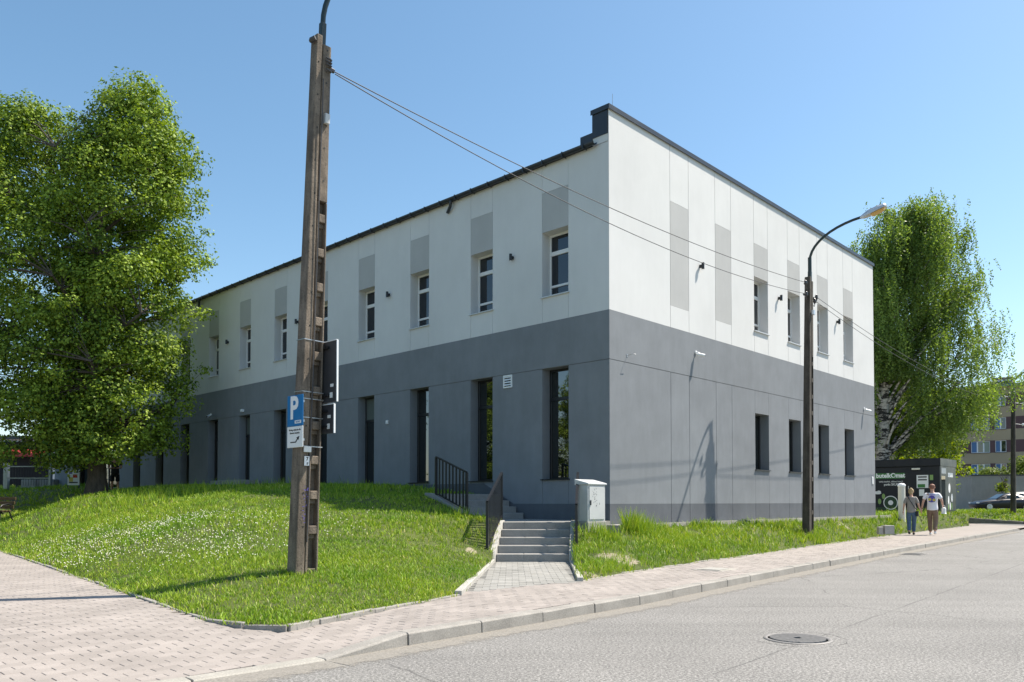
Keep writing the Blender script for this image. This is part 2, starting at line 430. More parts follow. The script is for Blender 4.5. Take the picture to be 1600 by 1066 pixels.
# ------------------------------------------------------------------ mesh helpers
ORG = {}
class MB:
    def __init__(s):
        s.v = []; s.f = []; s.m = []; s.sm = []
    def add(s, vs, fs, mi=0, smooth=False):
        o = len(s.v)
        s.v.extend([tuple(p) for p in vs])
        for f in fs:
            s.f.append(tuple(i + o for i in f)); s.m.append(mi); s.sm.append(smooth)
        return s
    def box(s, x0, x1, y0, y1, z0, z1, mi=0, fr=None):
        c = [(x, y, z) for z in (z0, z1) for y in (y0, y1) for x in (x0, x1)]
        if fr: c = [fr(*p) for p in c]
        return s.add(c, [(0, 2, 3, 1), (4, 5, 7, 6), (0, 1, 5, 4), (2, 6, 7, 3), (0, 4, 6, 2), (1, 3, 7, 5)], mi)
    def cbox(s, x0, x1, y0, y1, z0, z1, c, mi=0, fr=None):
        """box with chamfered top edges"""
        p = [(x0, y0, z0), (x1, y0, z0), (x1, y1, z0), (x0, y1, z0),
             (x0, y0, z1 - c), (x1, y0, z1 - c), (x1, y1, z1 - c), (x0, y1, z1 - c),
             (x0 + c, y0 + c, z1), (x1 - c, y0 + c, z1), (x1 - c, y1 - c, z1), (x0 + c, y1 - c, z1)]
        if fr: p = [fr(*q) for q in p]
        f = [(3, 2, 1, 0), (8, 9, 10, 11)]
        for i in range(4):
            j = (i + 1) % 4
            f += [(i, j, j + 4, i + 4), (i + 4, j + 4, j + 8, i + 8)]
        return s.add(p, f, mi)
    def bar(s, a, b, w, h, up=(0, 0, 1), mi=0):
        a = Vector(a); b = Vector(b); d = (b - a).normalized()
        u = Vector(up); sd_ = d.cross(u)
        if sd_.length < 1e-4: sd_ = d.cross(Vector((1, 0, 0)))
        sd_.normalize(); u = sd_.cross(d)
        vs = []
        for p in (a, b):
            for (i, j) in ((-1, -1), (1, -1), (1, 1), (-1, 1)):
                vs.append(p + sd_ * (i * w / 2) + u * (j * h / 2))
        return s.add(vs, [(3, 2, 1, 0), (4, 5, 6, 7), (0, 1, 5, 4), (1, 2, 6, 5), (2, 3, 7, 6), (3, 0, 4, 7)], mi)
    def tube(s, pts, rad, n=8, mi=0, caps=True, smooth=True):
        pts = [Vector(p) for p in pts]
        if isinstance(rad, (int, float)): rad = [rad] * len(pts)
        vs = []; up = None
        for i, p in enumerate(pts):
            d = (pts[min(i + 1, len(pts) - 1)] - pts[max(i - 1, 0)]).normalized()
            if up is None:
                up = Vector((0, 0, 1)) if abs(d.z) < 0.9 else Vector((1, 0, 0))
            a = d.cross(up).normalized(); b = a.cross(d); up = b
            for k in range(n):
                t = 2 * math.pi * k / n
                vs.append(p + (a * math.cos(t) + b * math.sin(t)) * rad[i])
        fs = []
        for i in range(len(pts) - 1):
            for k in range(n):
                fs.append((i * n + k, i * n + (k + 1) % n, (i + 1) * n + (k + 1) % n, (i + 1) * n + k))
        s.add(vs, fs, mi, smooth)
        if caps:
            s.add(vs[:n], [tuple(range(n))], mi); s.add(vs[-n:], [tuple(reversed(range(n)))], mi)
        return s
    def lathe(s, c, prof, n=20, mi=0, smooth=True, axis='z'):
        vs = []
        for (r, z) in prof:
            for k in range(n):
                t = 2 * math.pi * k / n
                q = (r * math.cos(t), r * math.sin(t), z)
                if axis == 'y': q = (q[0], q[2], q[1])
                if axis == 'x': q = (q[2], q[0], q[1])
                vs.append((c[0] + q[0], c[1] + q[1], c[2] + q[2]))
        fs = []
        for i in range(len(prof) - 1):
            for k in range(n):
                fs.append((i * n + k, i * n + (k + 1) % n, (i + 1) * n + (k + 1) % n, (i + 1) * n + k))
        s.add(vs, fs, mi, smooth)
        for i, (r, z) in ((0, prof[0]), (len(prof) - 1, prof[-1])):
            if r > 1e-5: s.add(vs[i * n:(i + 1) * n], [tuple(range(n))], mi)
        return s
    def prism(s, poly, z0, z1, mi=0, fr=None):
        n = len(poly)
        vs = [(x, y, z0) for x, y in poly] + [(x, y, z1) for x, y in poly]
        if fr: vs = [fr(*p) for p in vs]
        fs = [tuple(reversed(range(n))), tuple(range(n, 2 * n))]
        fs += [(i, (i + 1) % n, (i + 1) % n + n, i + n) for i in range(n)]
        return s.add(vs, fs, mi)
    def build(s, name, mats, parent=None, bevel=0, recalc=True, seg=2):
        me = bpy.data.meshes.new(name)
        org = ORG.get(parent.name, Vector((0, 0, 0))) if parent else Vector((0, 0, 0))
        me.from_pydata([(x - org.x, y - org.y, z - org.z) for x, y, z in s.v], [], s.f)
        if not isinstance(mats, (list, tuple)): mats = [mats]
        for m in mats: me.materials.append(M[m] if isinstance(m, str) else m)
        me.polygons.foreach_set('material_index', s.m)
        me.polygons.foreach_set('use_smooth', s.sm)
        if recalc:
            bm = bmesh.new(); bm.from_mesh(me)
            bmesh.ops.recalc_face_normals(bm, faces=bm.faces); bm.to_mesh(me); bm.free()
        me.update()
        o = bpy.data.objects.new(name, me)
        COL.objects.link(o)
        if parent:
            o.parent = parent; ORG[o.name] = org
        if bevel:
            md = o.modifiers.new('bevel', 'BEVEL'); md.width = bevel; md.segments = seg; md.limit_method = 'ANGLE'; md.angle_limit = R(40)
        return o

def tag(o, label=None, cat=None, group=None, kind=None):
    if label: o['label'] = label
    if cat: o['category'] = cat
    if group: o['group'] = group
    if kind: o['kind'] = kind
    return o

def thing(name, loc, label, cat, group=None, rz=0, local=False):
    e = bpy.data.objects.new(name, None)
    e.empty_display_size = 0.2
    e.location = loc; e.rotation_euler = (0, 0, rz)
    COL.objects.link(e)
    ORG[e.name] = Vector((0, 0, 0)) if local else Vector(loc)
    return tag(e, label, cat, group)

def structure(o): o['kind'] = 'structure'; return o

def copy_tree(o, parent=None):
    c = o.copy(); COL.objects.link(c)
    if parent: c.parent = parent
    ORG[c.name] = ORG.get(o.name, Vector((0, 0, 0)))
    for ch in list(o.children): copy_tree(ch, c)
    return c

def text_mesh(name, body, size, parent, mat, mtx, extrude=0.002, bold=0.0, xs=1.0):
    cu = bpy.data.curves.new(name, 'FONT')
    cu.body = body; cu.size = size; cu.extrude = extrude; cu.offset = bold
    cu.align_x = 'CENTER'; cu.align_y = 'CENTER'; cu.resolution_u = 3
    tmp = bpy.data.objects.new(name + '_curve', cu); COL.objects.link(tmp)
    dg = bpy.context.evaluated_depsgraph_get()
    me = bpy.data.meshes.new_from_object(tmp.evaluated_get(dg))
    bpy.data.objects.remove(tmp); bpy.data.curves.remove(cu)
    me.name = name
    me.transform(Matrix.Diagonal((xs, 1, 1, 1)))
    me.transform(mtx)
    me.materials.clear(); me.materials.append(M[mat])
    o = bpy.data.objects.new(name, me); COL.objects.link(o)
    o.parent = parent; ORG[o.name] = ORG.get(parent.name, Vector((0, 0, 0)))
    me.transform(Matrix.Translation(-ORG[o.name]))
    return o

def inpoly(x, y, poly):
    x = np.asarray(x); y = np.asarray(y); c = np.zeros(x.shape, bool); n = len(poly)
    for i in range(n):
        x0, y0 = poly[i]; x1, y1 = poly[(i + 1) % n]
        if y0 == y1: continue
        c ^= ((y0 > y) != (y1 > y)) & (x < (x1 - x0) * (y - y0) / (y1 - y0) + x0)
    return c

def resample(pts, step):
    out = []; 
    for (a, b) in zip(pts[:-1], pts[1:]):
        a = Vector(a); b = Vector(b); n = max(1, int(round((b - a).length / step)))
        out += [a.lerp(b, i / n) for i in range(n)]
    return out + [Vector(pts[-1])]

# ------------------------------------------------------------------ ground plan (metres; camera stands at 0,0 on the road)
A2 = Vector((0.6911, 0.7227)); B2 = Vector((-0.7227, 0.6911))      # along the sunny and the shaded facade
CORN = Vector((2.17, 17.5)); BASE = 0.67
KERB = [(-20.0, -9.5), (-9.0, -0.6), (-4.2, 3.9), (-2.23, 5.55), (-1.47, 6.28), (-0.91, 6.94), (1.55, 9.63), (3.72, 12.38), (8.67, 18.47), (20.95, 33.06)]
EDGE_L = [(-20.6, 29.3), (-12.11, 18.72), (-9.42, 15.47), (-5.89, 11.25), (-4.71, 9.82), (-4.0, 8.96), (-2.96, 7.73), (-2.5, 7.42), (-2.08, 7.36), (-1.89, 7.72), (-0.64, 9.76)]
EDGE_R = [(0.98, 11.5), (2.14, 13.24), (5.05, 16.94), (10.15, 23.5), (14.6, 29.0), (21.62, 37.4)]
ROADZ = -0.11
def drop(x, y):
    """how far the pavement dips towards the lowered kerb"""
    k = np.clip((-0.62 - x) / 0.95, 0, 1)
    d = ((x + 2.23) * 0.65 - (y - 5.55) * 0.76)        # >0 towards the road
    g = np.clip((d + 2.6) / 2.6, 0, 1)
    return -0.10 * k * k * (3 - 2 * k) * g * g * (3 - 2 * g)

# far ground sheet
g = MB().add([(-900, -900, -0.32), (900, -900, -0.32), (900, 900, -0.32), (-900, 900, -0.32)], [(0, 1, 2, 3)])
structure(g.build('ground', 'ground', recalc=False))
# road sheet
far = [(24.5, 37.2), (45, 62)]
rp = KERB + far
off = Vector((0.75, -0.66)) * 7.8
poly = [(p[0], p[1]) for p in rp] + [(p[0] + off.x, p[1] + off.y) for p in reversed(rp)]
b = MB()
for i in range(len(rp) - 1):
    a0, a1 = rp[i], rp[i + 1]
    b.add([(a0[0], a0[1], ROADZ), (a0[0] + off.x, a0[1] + off.y, ROADZ), (a1[0] + off.x, a1[1] + off.y, ROADZ), (a1[0], a1[1], ROADZ)], [(0, 1, 2, 3)])
structure(b.build('road', 'asphalt'))

# pavement bed (sand the blocks lie on) with block pieces
PAVE = KERB[1:] + [(24.5, 37.2), (24.2, 41.5), (22.8, 41.5)] + list(reversed(EDGE_R)) + [(1.0, 11.6), (-0.62, 10.15)] + list(reversed(EDGE_L)) + [(-30, 20.0), (-30, 5), (-20, -8)]
bm = bmesh.new()
bm.faces.new([bm.verts.new((x, y, 0)) for x, y in PAVE])
for c_ in np.arange(-6, 2, 0.4):
    bmesh.ops.bisect_plane(bm, geom=bm.verts[:] + bm.edges[:] + bm.faces[:], plane_co=(c_, 0, 0), plane_no=(1, 0, 0))
for c_ in np.arange(1, 12, 0.4):
    bmesh.ops.bisect_plane(bm, geom=bm.verts[:] + bm.edges[:] + bm.faces[:], plane_co=(0, c_, 0), plane_no=(0, 1, 0))
for v in bm.verts: v.co.z = (-0.022 if (v.co.x < 0.6 and v.co.y < 9.8 and v.co.x > -3.4) else -0.007) + float(drop(np.array(v.co.x), np.array(v.co.y)))
bmesh.ops.triangulate(bm, faces=bm.faces[:])
for f_ in bm.faces:
    if f_.normal.z < 0: f_.normal_flip()
me = bpy.data.meshes.new('pavement')
bm.to_mesh(me); bm.free(); me.materials.append(M['sandjoint'])
pavement = structure(bpy.data.objects.new('pavement', me)); COL.objects.link(pavement)
KD = Vector((0.655, 0.756)); KN = Vector((0.756, -0.655))
L_, W_ = 0.2, 0.1
cells = []
for j in range(-260, 130):
    for i in range(-20, 260):
        px = KD.x * (i + 0.5 * (j % 2)) * L_ + KN.x * j * W_ - 4.0
        py = KD.y * (i + 0.5 * (j % 2)) * L_ + KN.y * j * W_ + 2.0
        cells.append((px, py))
cells = np.array(cells)
ok = inpoly(cells[:, 0], cells[:, 1], PAVE) & (cells[:, 1] > 3.2) & (cells[:, 1] < 24) & (np.abs(cells[:, 0]) < cells[:, 1] * 0.72 + 1.2) & inpoly(cells[:, 0] + KN.x * 0.17, cells[:, 1] + KN.y * 0.17, PAVE)
cells = cells[ok]
dist = np.hypot(cells[:, 0], cells[:, 1])
vis = (np.abs(cells[:, 0] / cells[:, 1]) < 0.648) & (cells[:, 1] > 5.05)
order = np.argsort(np.where(vis, dist, dist + 100))
cells = cells[order]
blk = MB().cbox(-0.0976, 0.0976, -0.0494, 0.0494, -0.06, 0.0, 0.003)
bo = blk.build('paving_block', 'paver')
bme = bo.data
at = bme.attributes.new('rnd', 'FLOAT', 'FACE')
bo.parent = pavement
ang = math.atan2(KD.y, KD.x)
big = MB(); bigr = []
tmpl = [Vector(v.co) for v in bme.vertices]; tf = [tuple(p.vertices) for p in bme.polygons]
ca, sa = math.cos(ang), math.sin(ang)
for n, (x, y) in enumerate(cells):
    dz = float(drop(np.array(x), np.array(y))) + rnd.uniform(-0.0016, 0.0012)
    if n < 300:
        o = bo if n == 0 else bo.copy()
        if n: COL.objects.link(o)
        gx = float(drop(np.array(x + .05), np.array(y)) - drop(np.array(x - .05), np.array(y))) / .1
        gy = float(drop(np.array(x), np.array(y + .05)) - drop(np.array(x), np.array(y - .05))) / .1
        q_ = Vector((0, 0, 1)).rotation_difference(Vector((-gx + rnd.uniform(-.006, .006), -gy + rnd.uniform(-.006, .006), 1)))
        o.location = (x, y, dz); o.rotation_euler = (q_.to_matrix() @ Matrix.Rotation(ang + rnd.uniform(-.01, .01), 3, 'Z')).to_euler()
    else:
        tx, ty = rnd.uniform(-.012, .012), rnd.uniform(-.012, .012)
        wx = [(x + v.x * ca - v.y * sa, y + v.x * sa + v.y * ca) for v in tmpl]
        dd = drop(np.array([w[0] for w in wx]), np.array([w[1] for w in wx])) - drop(np.array(x), np.array(y))
        big.add([(w[0], w[1], dz + v.z + float(d_) + v.x * tx + v.y * ty) for w, v, d_ in zip(wx, tmpl, dd)], tf)
        bigr += [rnd.random()] * len(tf)
o = big.build('paving_blocks', 'paver', pavement, recalc=False)
at = o.data.attributes.new('rnd', 'FLOAT', 'FACE'); at.data.foreach_set('value', bigr)
o['kind'] = 'stuff'
# pavement surface beyond the built blocks
b = MB()
fp = [(p[0], p[1]) for p in [(11.4, 21.8), (20.95, 33.06), (24.5, 37.2), (24.2, 41.5), (22.8, 41.5), (21.62, 37.4), (14.6, 29.0), (10.9, 24.4)]]
b.add([(x, y, -0.004) for x, y in fp], [tuple(range(len(fp)))])
structure(b.build('pavement_far', 'paver'))

# kerb stones
kerb = MB().add([(-20.0, -9.5, -0.25), (-19.9, -9.5, -0.25), (20.9, 33.0, -0.25)], [(0, 1, 2)])
kerb = structure(kerb.build('kerb', 'kerb'))
pts = resample([(-4.2, 3.9), (-2.23, 5.55), (-1.47, 6.28)], 1.0) + resample([(-1.47, 6.28), (-0.91, 6.94)], 0.8)[1:] + resample([(-0.91, 6.94), (1.55, 9.63), (3.72, 12.38), (8.67, 18.47), (20.95, 33.06), (24.4, 37.1)], 1.0)[1:]
for i in range(len(pts) - 1):
    a, c = pts[i], pts[i + 1]
    d = (c - a).normalized(); nrm = Vector((d.y, -d.x))
    za = 0.006 if -1.0 < a.x < 22.0 else -0.096
    zc = 0.006 if -1.0 < c.x < 22.0 else -0.096
    gap = rnd.uniform(0.004, 0.008)
    a_ = a + d * gap; c_ = c - d * gap
    jit = rnd.uniform(-0.006, 0.006); jz = rnd.uniform(-0.005, 0.005); jz2 = rnd.uniform(-0.004, 0.004)
    mb = MB(); w = 0.15; ch = 0.012
    vs = []
    for p, z in ((a_, za + jz), (c_, zc + jz2)):
        for (o_, zz) in ((-w, -0.3), (-w, z), (-ch * 1.4, z), (0.004, z - ch), (0.012, -0.3)):
            q = p + nrm * (o_ + jit); vs.append((q.x, q.y, zz))
    mb.add(vs, [(0, 1, 6, 5), (1, 2, 7, 6), (2, 3, 8, 7), (3, 4, 9, 8), (4, 3, 2, 1, 0), (5, 6, 7, 8, 9)])
    o = mb.build('kerb_stone', 'kerb_pale' if c.x < -1.4 else 'kerb', kerb, bevel=0.004, seg=1)

m_, nt_, b_ = newmat('gutter_grit')
b_.inputs['Roughness'].default_value = 0.95
g_f = noise(nt_, coord(nt_), 60, 3, 0.7)
nt_.links.new(ramp(nt_, g_f, [(0.3, (0.20, 0.185, 0.16)), (0.7, (0.40, 0.37, 0.325))]), b_.inputs['Base Color'])
ga = nt_.nodes.new('ShaderNodeAttribute'); ga.attribute_name = 'edge'
gm = nt_.nodes.new('ShaderNodeMath'); gm.operation = 'ADD'
nt_.links.new(ga.outputs['Fac'], gm.inputs[0]); nt_.links.new(noise(nt_, coord(nt_), 3.5, 6, 0.75), gm.inputs[1])
nt_.links.new(ramp(nt_, gm.outputs[0], [(0.8, 0.0), (1.4, 0.7)]), b_.inputs['Alpha'])
M['grit'] = m_
gl = MB(); ge = []
gp = resample([Vector(p) for p in ((-2.23, 5.55), (-1.47, 6.28), (-0.91, 6.94), (1.55, 9.63), (3.72, 12.38), (8.67, 18.47), (20.95, 33.06))], 0.8)
for a, c in zip(gp[:-1], gp[1:]):
    d = (c - a).normalized(); nr = Vector((d.y, -d.x))
    gl.add([(a.x, a.y, ROADZ + .004), (a.x + nr.x * .5, a.y + nr.y * .5, ROADZ + .004), (c.x + nr.x * .5, c.y + nr.y * .5, ROADZ + .004), (c.x, c.y, ROADZ + .004)], [(0, 1, 2, 3)])
    ge += [1.0, 0.0, 0.0, 1.0]
go = structure(gl.build('gutter_grit', 'grit'))
ga_ = go.data.attributes.new('edge', 'FLOAT', 'POINT'); ga_.data.foreach_set('value', ge)

def edging(name, pts, z=0.012, w=0.06, mat='kerb', zf=None):
    root = MB().add([(pts[0][0], pts[0][1], -0.28), (pts[0][0] + .02, pts[0][1], -0.28), (pts[-1][0], pts[-1][1], -0.28)], [(0, 1, 2)])
    root = structure(root.build(name, mat))
    q = resample([Vector(p) for p in pts], 0.75)
    for a, c in zip(q[:-1], q[1:]):
        d = (c - a).normalized(); n = Vector((d.y, -d.x))
        ja, jc = rnd.uniform(-.012, .012), rnd.uniform(-.012, .012)
        sh = rnd.uniform(-.01, .01)
        m_ = MB()
        za = (zf(a) if zf else 0) + z + ja; zc = (zf(c) if zf else 0) + z + jc
        vs = []
        for p, zz in ((a + d * .004, za), (c - d * .004, zc)):
            for s_, hh in ((-1, 0), (1, 0), (1, 1), (-1, 1)):
                r = p + n * (s_ * w / 2 + sh)
                vs.append((r.x, r.y, zz if hh else -0.25))
        m_.add(vs, [(3, 2, 1, 0), (4, 5, 6, 7), (0, 1, 5, 4), (1, 2, 6, 5), (2, 3, 7, 6), (3, 0, 4, 7)])
        m_.build('edging_stone', mat, root, bevel=0.006, seg=1)
    return root
edging('lawn_edging_left', EDGE_L)
edging('lawn_edging_right', EDGE_R)

# ------------------------------------------------------------------ lawns (height fields through surveyed points)
def tps(ctrl):
    P = np.array([c[:2] for c in ctrl], float); z = np.array([c[2] for c in ctrl], float); n = len(P)
    def U(r2): return np.where(r2 > 1e-12, r2 * np.log(r2 + 1e-12), 0) * 0.5
    K = U(((P[:, None] - P[None]) ** 2).sum(-1)) + np.eye(n) * 0.004
    Q = np.hstack([np.ones((n, 1)), P]); S = np.zeros((n + 3, n + 3))
    S[:n, :n] = K; S[:n, n:] = Q; S[n:, :n] = Q.T
    w = np.linalg.solve(S, np.concatenate([z, np.zeros(3)]))
    def fn(x, y):
        x = np.asarray(x, float); y = np.asarray(y, float)
        q = np.stack([x.ravel(), y.ravel()], 1)
        r2 = ((q[:, None] - P[None]) ** 2).sum(-1)
        return (U(r2) @ w[:n] + w[n] + q @ w[n + 1:]).reshape(x.shape)
    return fn
def fac(t, d=0.0, base=CORN):      # a point d metres in front of the shaded facade
    p = CORN + B2 * t - A2 * d; return (p.x, p.y)
def facr(t, d=0.0):                # a point d metres in front of the sunny facade
    p = CORN + A2 * t - B2 * d; return (p.x, p.y)
LAWN_L = list(EDGE_L) + [(-0.60, 11.0), (-0.36, 15.1), (-0.22, 16.5), (-0.75, 17.5), fac(2.5, 2.03), fac(3.7, 2.03), fac(3.75, 0.02), fac(38.5, 0.02), (-33, 46)]
ctrl = [(p.x, p.y, 0.006) for p in resample([Vector(q) for q in EDGE_L], 1.5)] + [(-0.62, 11.0, .05), (-0.5, 13.0, .10), (-0.42, 15.1, .20), (-0.38, 15.8, .48), (-0.35, 16.45, .74), (-0.9, 17.5, .80),
        (*fac(2.5, 2.1), .84), (*fac(3.6, 2.1), 1.22), (*fac(4.4, 0), 1.34), (*fac(6, 0), 1.48), (*fac(8, 0), 1.62), (*fac(10, 0), 1.66), (*fac(15, 0), 1.70), (*fac(20, 0), 1.75), (*fac(30, 0), 1.84), (*fac(38, 0), 1.92),
        (-15.0, 28.5, 1.38), (-14.6, 26.0, 1.16), (-2.7, 10.2, .25), (-1.6, 15.0, .62), (-1.6, 16.47, .88), (-2.62, 16.2, .96), (-4.46, 15.7, .95), (-7.2, 19.3, 1.26), (-15.3, 24, .46), (-6, 14.2, .70), (-22, 38, 1.8), (-30, 44, 1.9), (*fac(5, 2.0), 1.34), (*fac(10, 2.0), 1.58)]
zL = tps(ctrl)
LAWN_R = list(EDGE_R) + [(23.2, 40.5), (22.5, 44), (14, 40)] + [facr(16.6, -3), facr(16.6, 0.45), facr(0.0, 0.45), facr(-0.9, 0.9), facr(-1.9, 0.75), (1.30, 16.4), (1.17, 15.1), (1.0, 11.6)]
EDT = sorted(((Vector(p) - CORN).dot(A2), -(Vector(p) - CORN).dot(B2)) for p in EDGE_R)
def zR(x, y):
    x = np.asarray(x, float); y = np.asarray(y, float)
    rx, ry = x - CORN.x, y - CORN.y
    t = rx * A2.x + ry * A2.y; d = -(rx * B2.x + ry * B2.y)
    de = np.interp(t, [e_[0] for e_ in EDT], [e_[1] for e_ in EDT])
    sfr = np.clip((de - d) / np.maximum(de - .45, .3), 0, 1)
    z = .006 + .575 * sfr ** .8 + .03 * np.sin(x * 1.9) * np.cos(y * 1.6) * sfr
    zp = np.interp(y, [11, 13, 15.1, 15.9, 17], [.02, .07, .25, .66, .66])
    f_ = np.clip((x - 1.05) / .9, 0, 1); f_ = f_ * f_ * (3 - 2 * f_)
    f_ = np.where(y > 17.4, 1, f_)
    return zp + (z - zp) * f_

def lawn(name, poly, zf, step):
    xs = [p[0] for p in poly]; ys = [p[1] for p in poly]
    bm = bmesh.new()
    f = bm.faces.new([bm.verts.new((x, y, 0)) for x, y in poly])
    for x in np.arange(min(xs), max(xs), step):
        bmesh.ops.bisect_plane(bm, geom=bm.verts[:] + bm.edges[:] + bm.faces[:], plane_co=(x, 0, 0), plane_no=(1, 0, 0))
    for y in np.arange(min(ys), max(ys), step):
        bmesh.ops.bisect_plane(bm, geom=bm.verts[:] + bm.edges[:] + bm.faces[:], plane_co=(0, y, 0), plane_no=(0, 1, 0))
    co = np.array([v.co[:] for v in bm.verts]); z = zf(co[:, 0], co[:, 1])
    for v, zz in zip(bm.verts, z): v.co.z = zz
    bmesh.ops.triangulate(bm, faces=[f_ for f_ in bm.faces if len(f_.verts) > 4])
    be = [e_ for e_ in bm.edges if len(e_.link_faces) == 1]
    for f_ in bm.faces:
        f_.smooth = True
        if f_.normal.z < 0: f_.normal_flip()
    ex = bmesh.ops.extrude_edge_only(bm, edges=be)
    for v in [g_ for g_ in ex['geom'] if isinstance(g_, bmesh.types.BMVert)]: v.co.z -= .25
    me = bpy.data.meshes.new(name); bm.to_mesh(me); bm.free(); me.materials.append(M['lawn'])
    o = structure(bpy.data.objects.new(name, me)); COL.objects.link(o); return o
lawn('lawn_left', LAWN_L, zL, 0.6)
lawn('lawn_right', LAWN_R, zR, 0.6)

# far verge and parking lot on the right
VERGE = [(25.6, 39.6), (24.3, 43.5), (21.5, 47), (30, 58), (60, 58), (52, 45), (33, 39.5)]
zV = tps([(25.6, 39.6, .06), (24.3, 43.5, .2), (21.5, 47, .45), (30, 58, .4), (60, 58, .4), (52, 45, .2), (33, 39.5, .05), (27.9, 44, .52), (34, 46, .5), (40, 46, .45), (28, 50, .5)])
lawn('verge', VERGE, zV, 1.2)
edging('verge_edging', [(33, 39.5), (25.6, 39.6), (24.3, 43.5), (21.5, 47)], 0.10, 0.12, 'kerb', zf=lambda p: 0.05 + (p.y - 39.5) * 0.045)
b = MB().add([(14, 46, .30), (22, 47, .33), (30, 58, .36), (120, 58, .36), (120, 150, .36), (10, 150, .36)], [(0, 1, 2, 3, 4, 5)])
structure(b.build('parking_lot', 'lot'))
b = MB().add([(24.2, 37.0, -0.05), (24.2, 41.5, .02), (25.4, 39.7, .02), (33, 39.3, 0), (60, 39.3, -.05), (60, 36, -.06), (30, 36.5, -.06)], [(0, 6, 5, 4, 3, 2, 1)])
structure(b.build('side_lane', 'lot'))
b = MB().add([(-33, 46, 1.9), (*fac(38.5, 0), 1.9), (-14, 60, 1.9), (-14, 110, 1.9), (-120, 110, 1.9), (-120, 60, 1.9), (-60, 48, 1.2)], [(0, 1, 2, 3, 4, 5, 6)])
structure(b.build('yard', 'lot'))

# ------------------------------------------------------------------ main building (local x along the sunny side, y along the shaded side)
bld = thing('office_building', (CORN.x, CORN.y, 0), 'two-storey office building with white upper floor and slate grey ground floor', 'building', rz=math.atan2(A2.y, A2.x), local=True)
LEN_R, LEN_L = 16.4, 38.2
RW = [(2.5 + 2.2 * k, 3.36 + 2.2 * k) for k in range(6)]
LWIN = [(1.18 + 2.505 * k, 2.0 + 2.505 * k) for k in range(14)]
Z_BAND, Z_JOINT, Z_PL, Z_EAVE, Z_TOP = 5.44, 4.33, 1.10, 9.24, 9.99
cellsR = []; cellsL = []; openR = []; openL = []
def col_cells(out, t0, t1, rows):
    for z0, z1, m in rows: out.append((t0, t1, z0, z1, m))
prev = 0.0
for k, (a, c) in enumerate(RW):
    col_cells(cellsR, prev, a, [(0.45, Z_PL, 'plinth'), (Z_PL, Z_JOINT, 'dark'), (Z_BAND, Z_TOP, 'white')])
    if k < 2:
        col_cells(cellsR, a, c, [(0.45, Z_PL, 'plinth'), (Z_PL, Z_JOINT, 'dark'), (Z_BAND, 5.98, 'white'), (5.98, 8.58, 'greyp'), (8.58, Z_TOP, 'white')])
    else:
        col_cells(cellsR, a, c, [(0.45, Z_PL, 'plinth'), (Z_PL, 2.06, 'dark'), (3.68, Z_JOINT, 'dark'), (Z_BAND, 6.05, 'white'), (7.62, 8.58, 'greyp'), (8.58, Z_TOP, 'white')])
        openR += [(a, c, 2.06, 3.68, 'low'), (a, c, 6.05, 7.62, 'up')]
    prev = c
col_cells(cellsR, prev, LEN_R, [(0.45, Z_PL, 'plinth'), (Z_PL, Z_JOINT, 'dark'), (Z_BAND, Z_TOP, 'white')])
cellsR.append((0, LEN_R, Z_JOINT, Z_BAND, 'dark'))
prev = 0.0
for k, (a, c) in enumerate(LWIN):
    col_cells(cellsL, prev, a, [(Z_BAND, Z_EAVE, 'white')])
    if a < 28.5: col_cells(cellsL, prev, a, [(0.45, Z_JOINT, 'dark')])
    col_cells(cellsL, a, c, [(Z_BAND, 6.05, 'white'), (7.62, 8.58, 'greyp'), (8.58, Z_EAVE, 'white')])
    openL.append((a, c, 6.05, 7.62, 'up'))
    if a < 28.5:
        col_cells(cellsL, a, c, [(0.45, 1.68, 'dark')])
        openL.append((a, c, 1.68, Z_JOINT, 'lowtall'))
        lastlow = c
    prev = c
col_cells(cellsL, prev, LEN_L, [(Z_BAND, Z_EAVE, 'white')])
col_cells(cellsL, lastlow, 28.75, [(0.45, Z_JOINT, 'dark')])
col_cells(cellsL, 28.75, 35.3, [(0.45, 1.84, 'dark')])
col_cells(cellsL, 35.3, LEN_L, [(0.45, Z_JOINT, 'dark')])
cellsL.append((0, LEN_L, Z_JOINT, Z_BAND, 'dark'))
openL.append((28.75, 35.3, 1.84, Z_JOINT, 'entrance'))

def facade(name, cells, side, openings):
    if side == 'R': fr = lambda t, d, z: (t, d, z)
    else: fr = lambda t, d, z: (d, t, z)
    end = LEN_R if side == 'R' else LEN_L
    core = MB(); mi = {'white': 0, 'greyp': 0, 'dark': 1, 'plinth': 2}
    for (t0, t1, z0, z1, m) in cells:
        s0 = t0
        if t0 == 0: s0 = 0.021 if side == 'R' else 0.35
        core.box(s0, t1, 0.02, 0.35, z0, z1, mi[m], fr)
    wall = core.build(name, ['white', 'dark', 'plinth'], bld)
    def is_open(t, z):
        return any(a < t < c and p < z < q for a, c, p, q, _ in openings)
    G = 0.008
    for (t0, t1, z0, z1, m) in cells:
        tm, zm = (t0 + t1) / 2, (z0 + z1) / 2
        g0 = 0 if (t0 == 0 or is_open(t0 - .05, zm)) else G
        g1 = 0 if (t1 == end or is_open(t1 + .05, zm)) else G
        gb = 0.007 if abs(z0 - Z_JOINT) < .001 else (0.0015 if not is_open(tm, z0 - .05) else 0)
        gt = 0.007 if abs(z1 - Z_JOINT) < .001 and not is_open(tm, z1 + .05) else 0.0
        if m == 'greyp': gb = 0 if is_open(tm, z0 - .05) else 0.003; gt = 0.003
        if side == 'L' and m == 'dark' and z1 > 4: g0 = g1 = 0
        s0 = 0.02 if (t0 == 0 and side == 'L') else t0
        p = MB().box(s0 + g0, t1 - g1, 0.0, 0.019, z0 + gb, z1 - gt, 0, fr)
        o = p.build('facade_panel', m, wall)
    return wall, fr
wallR, frR = facade('sunny_wall', cellsR, 'R', openR)
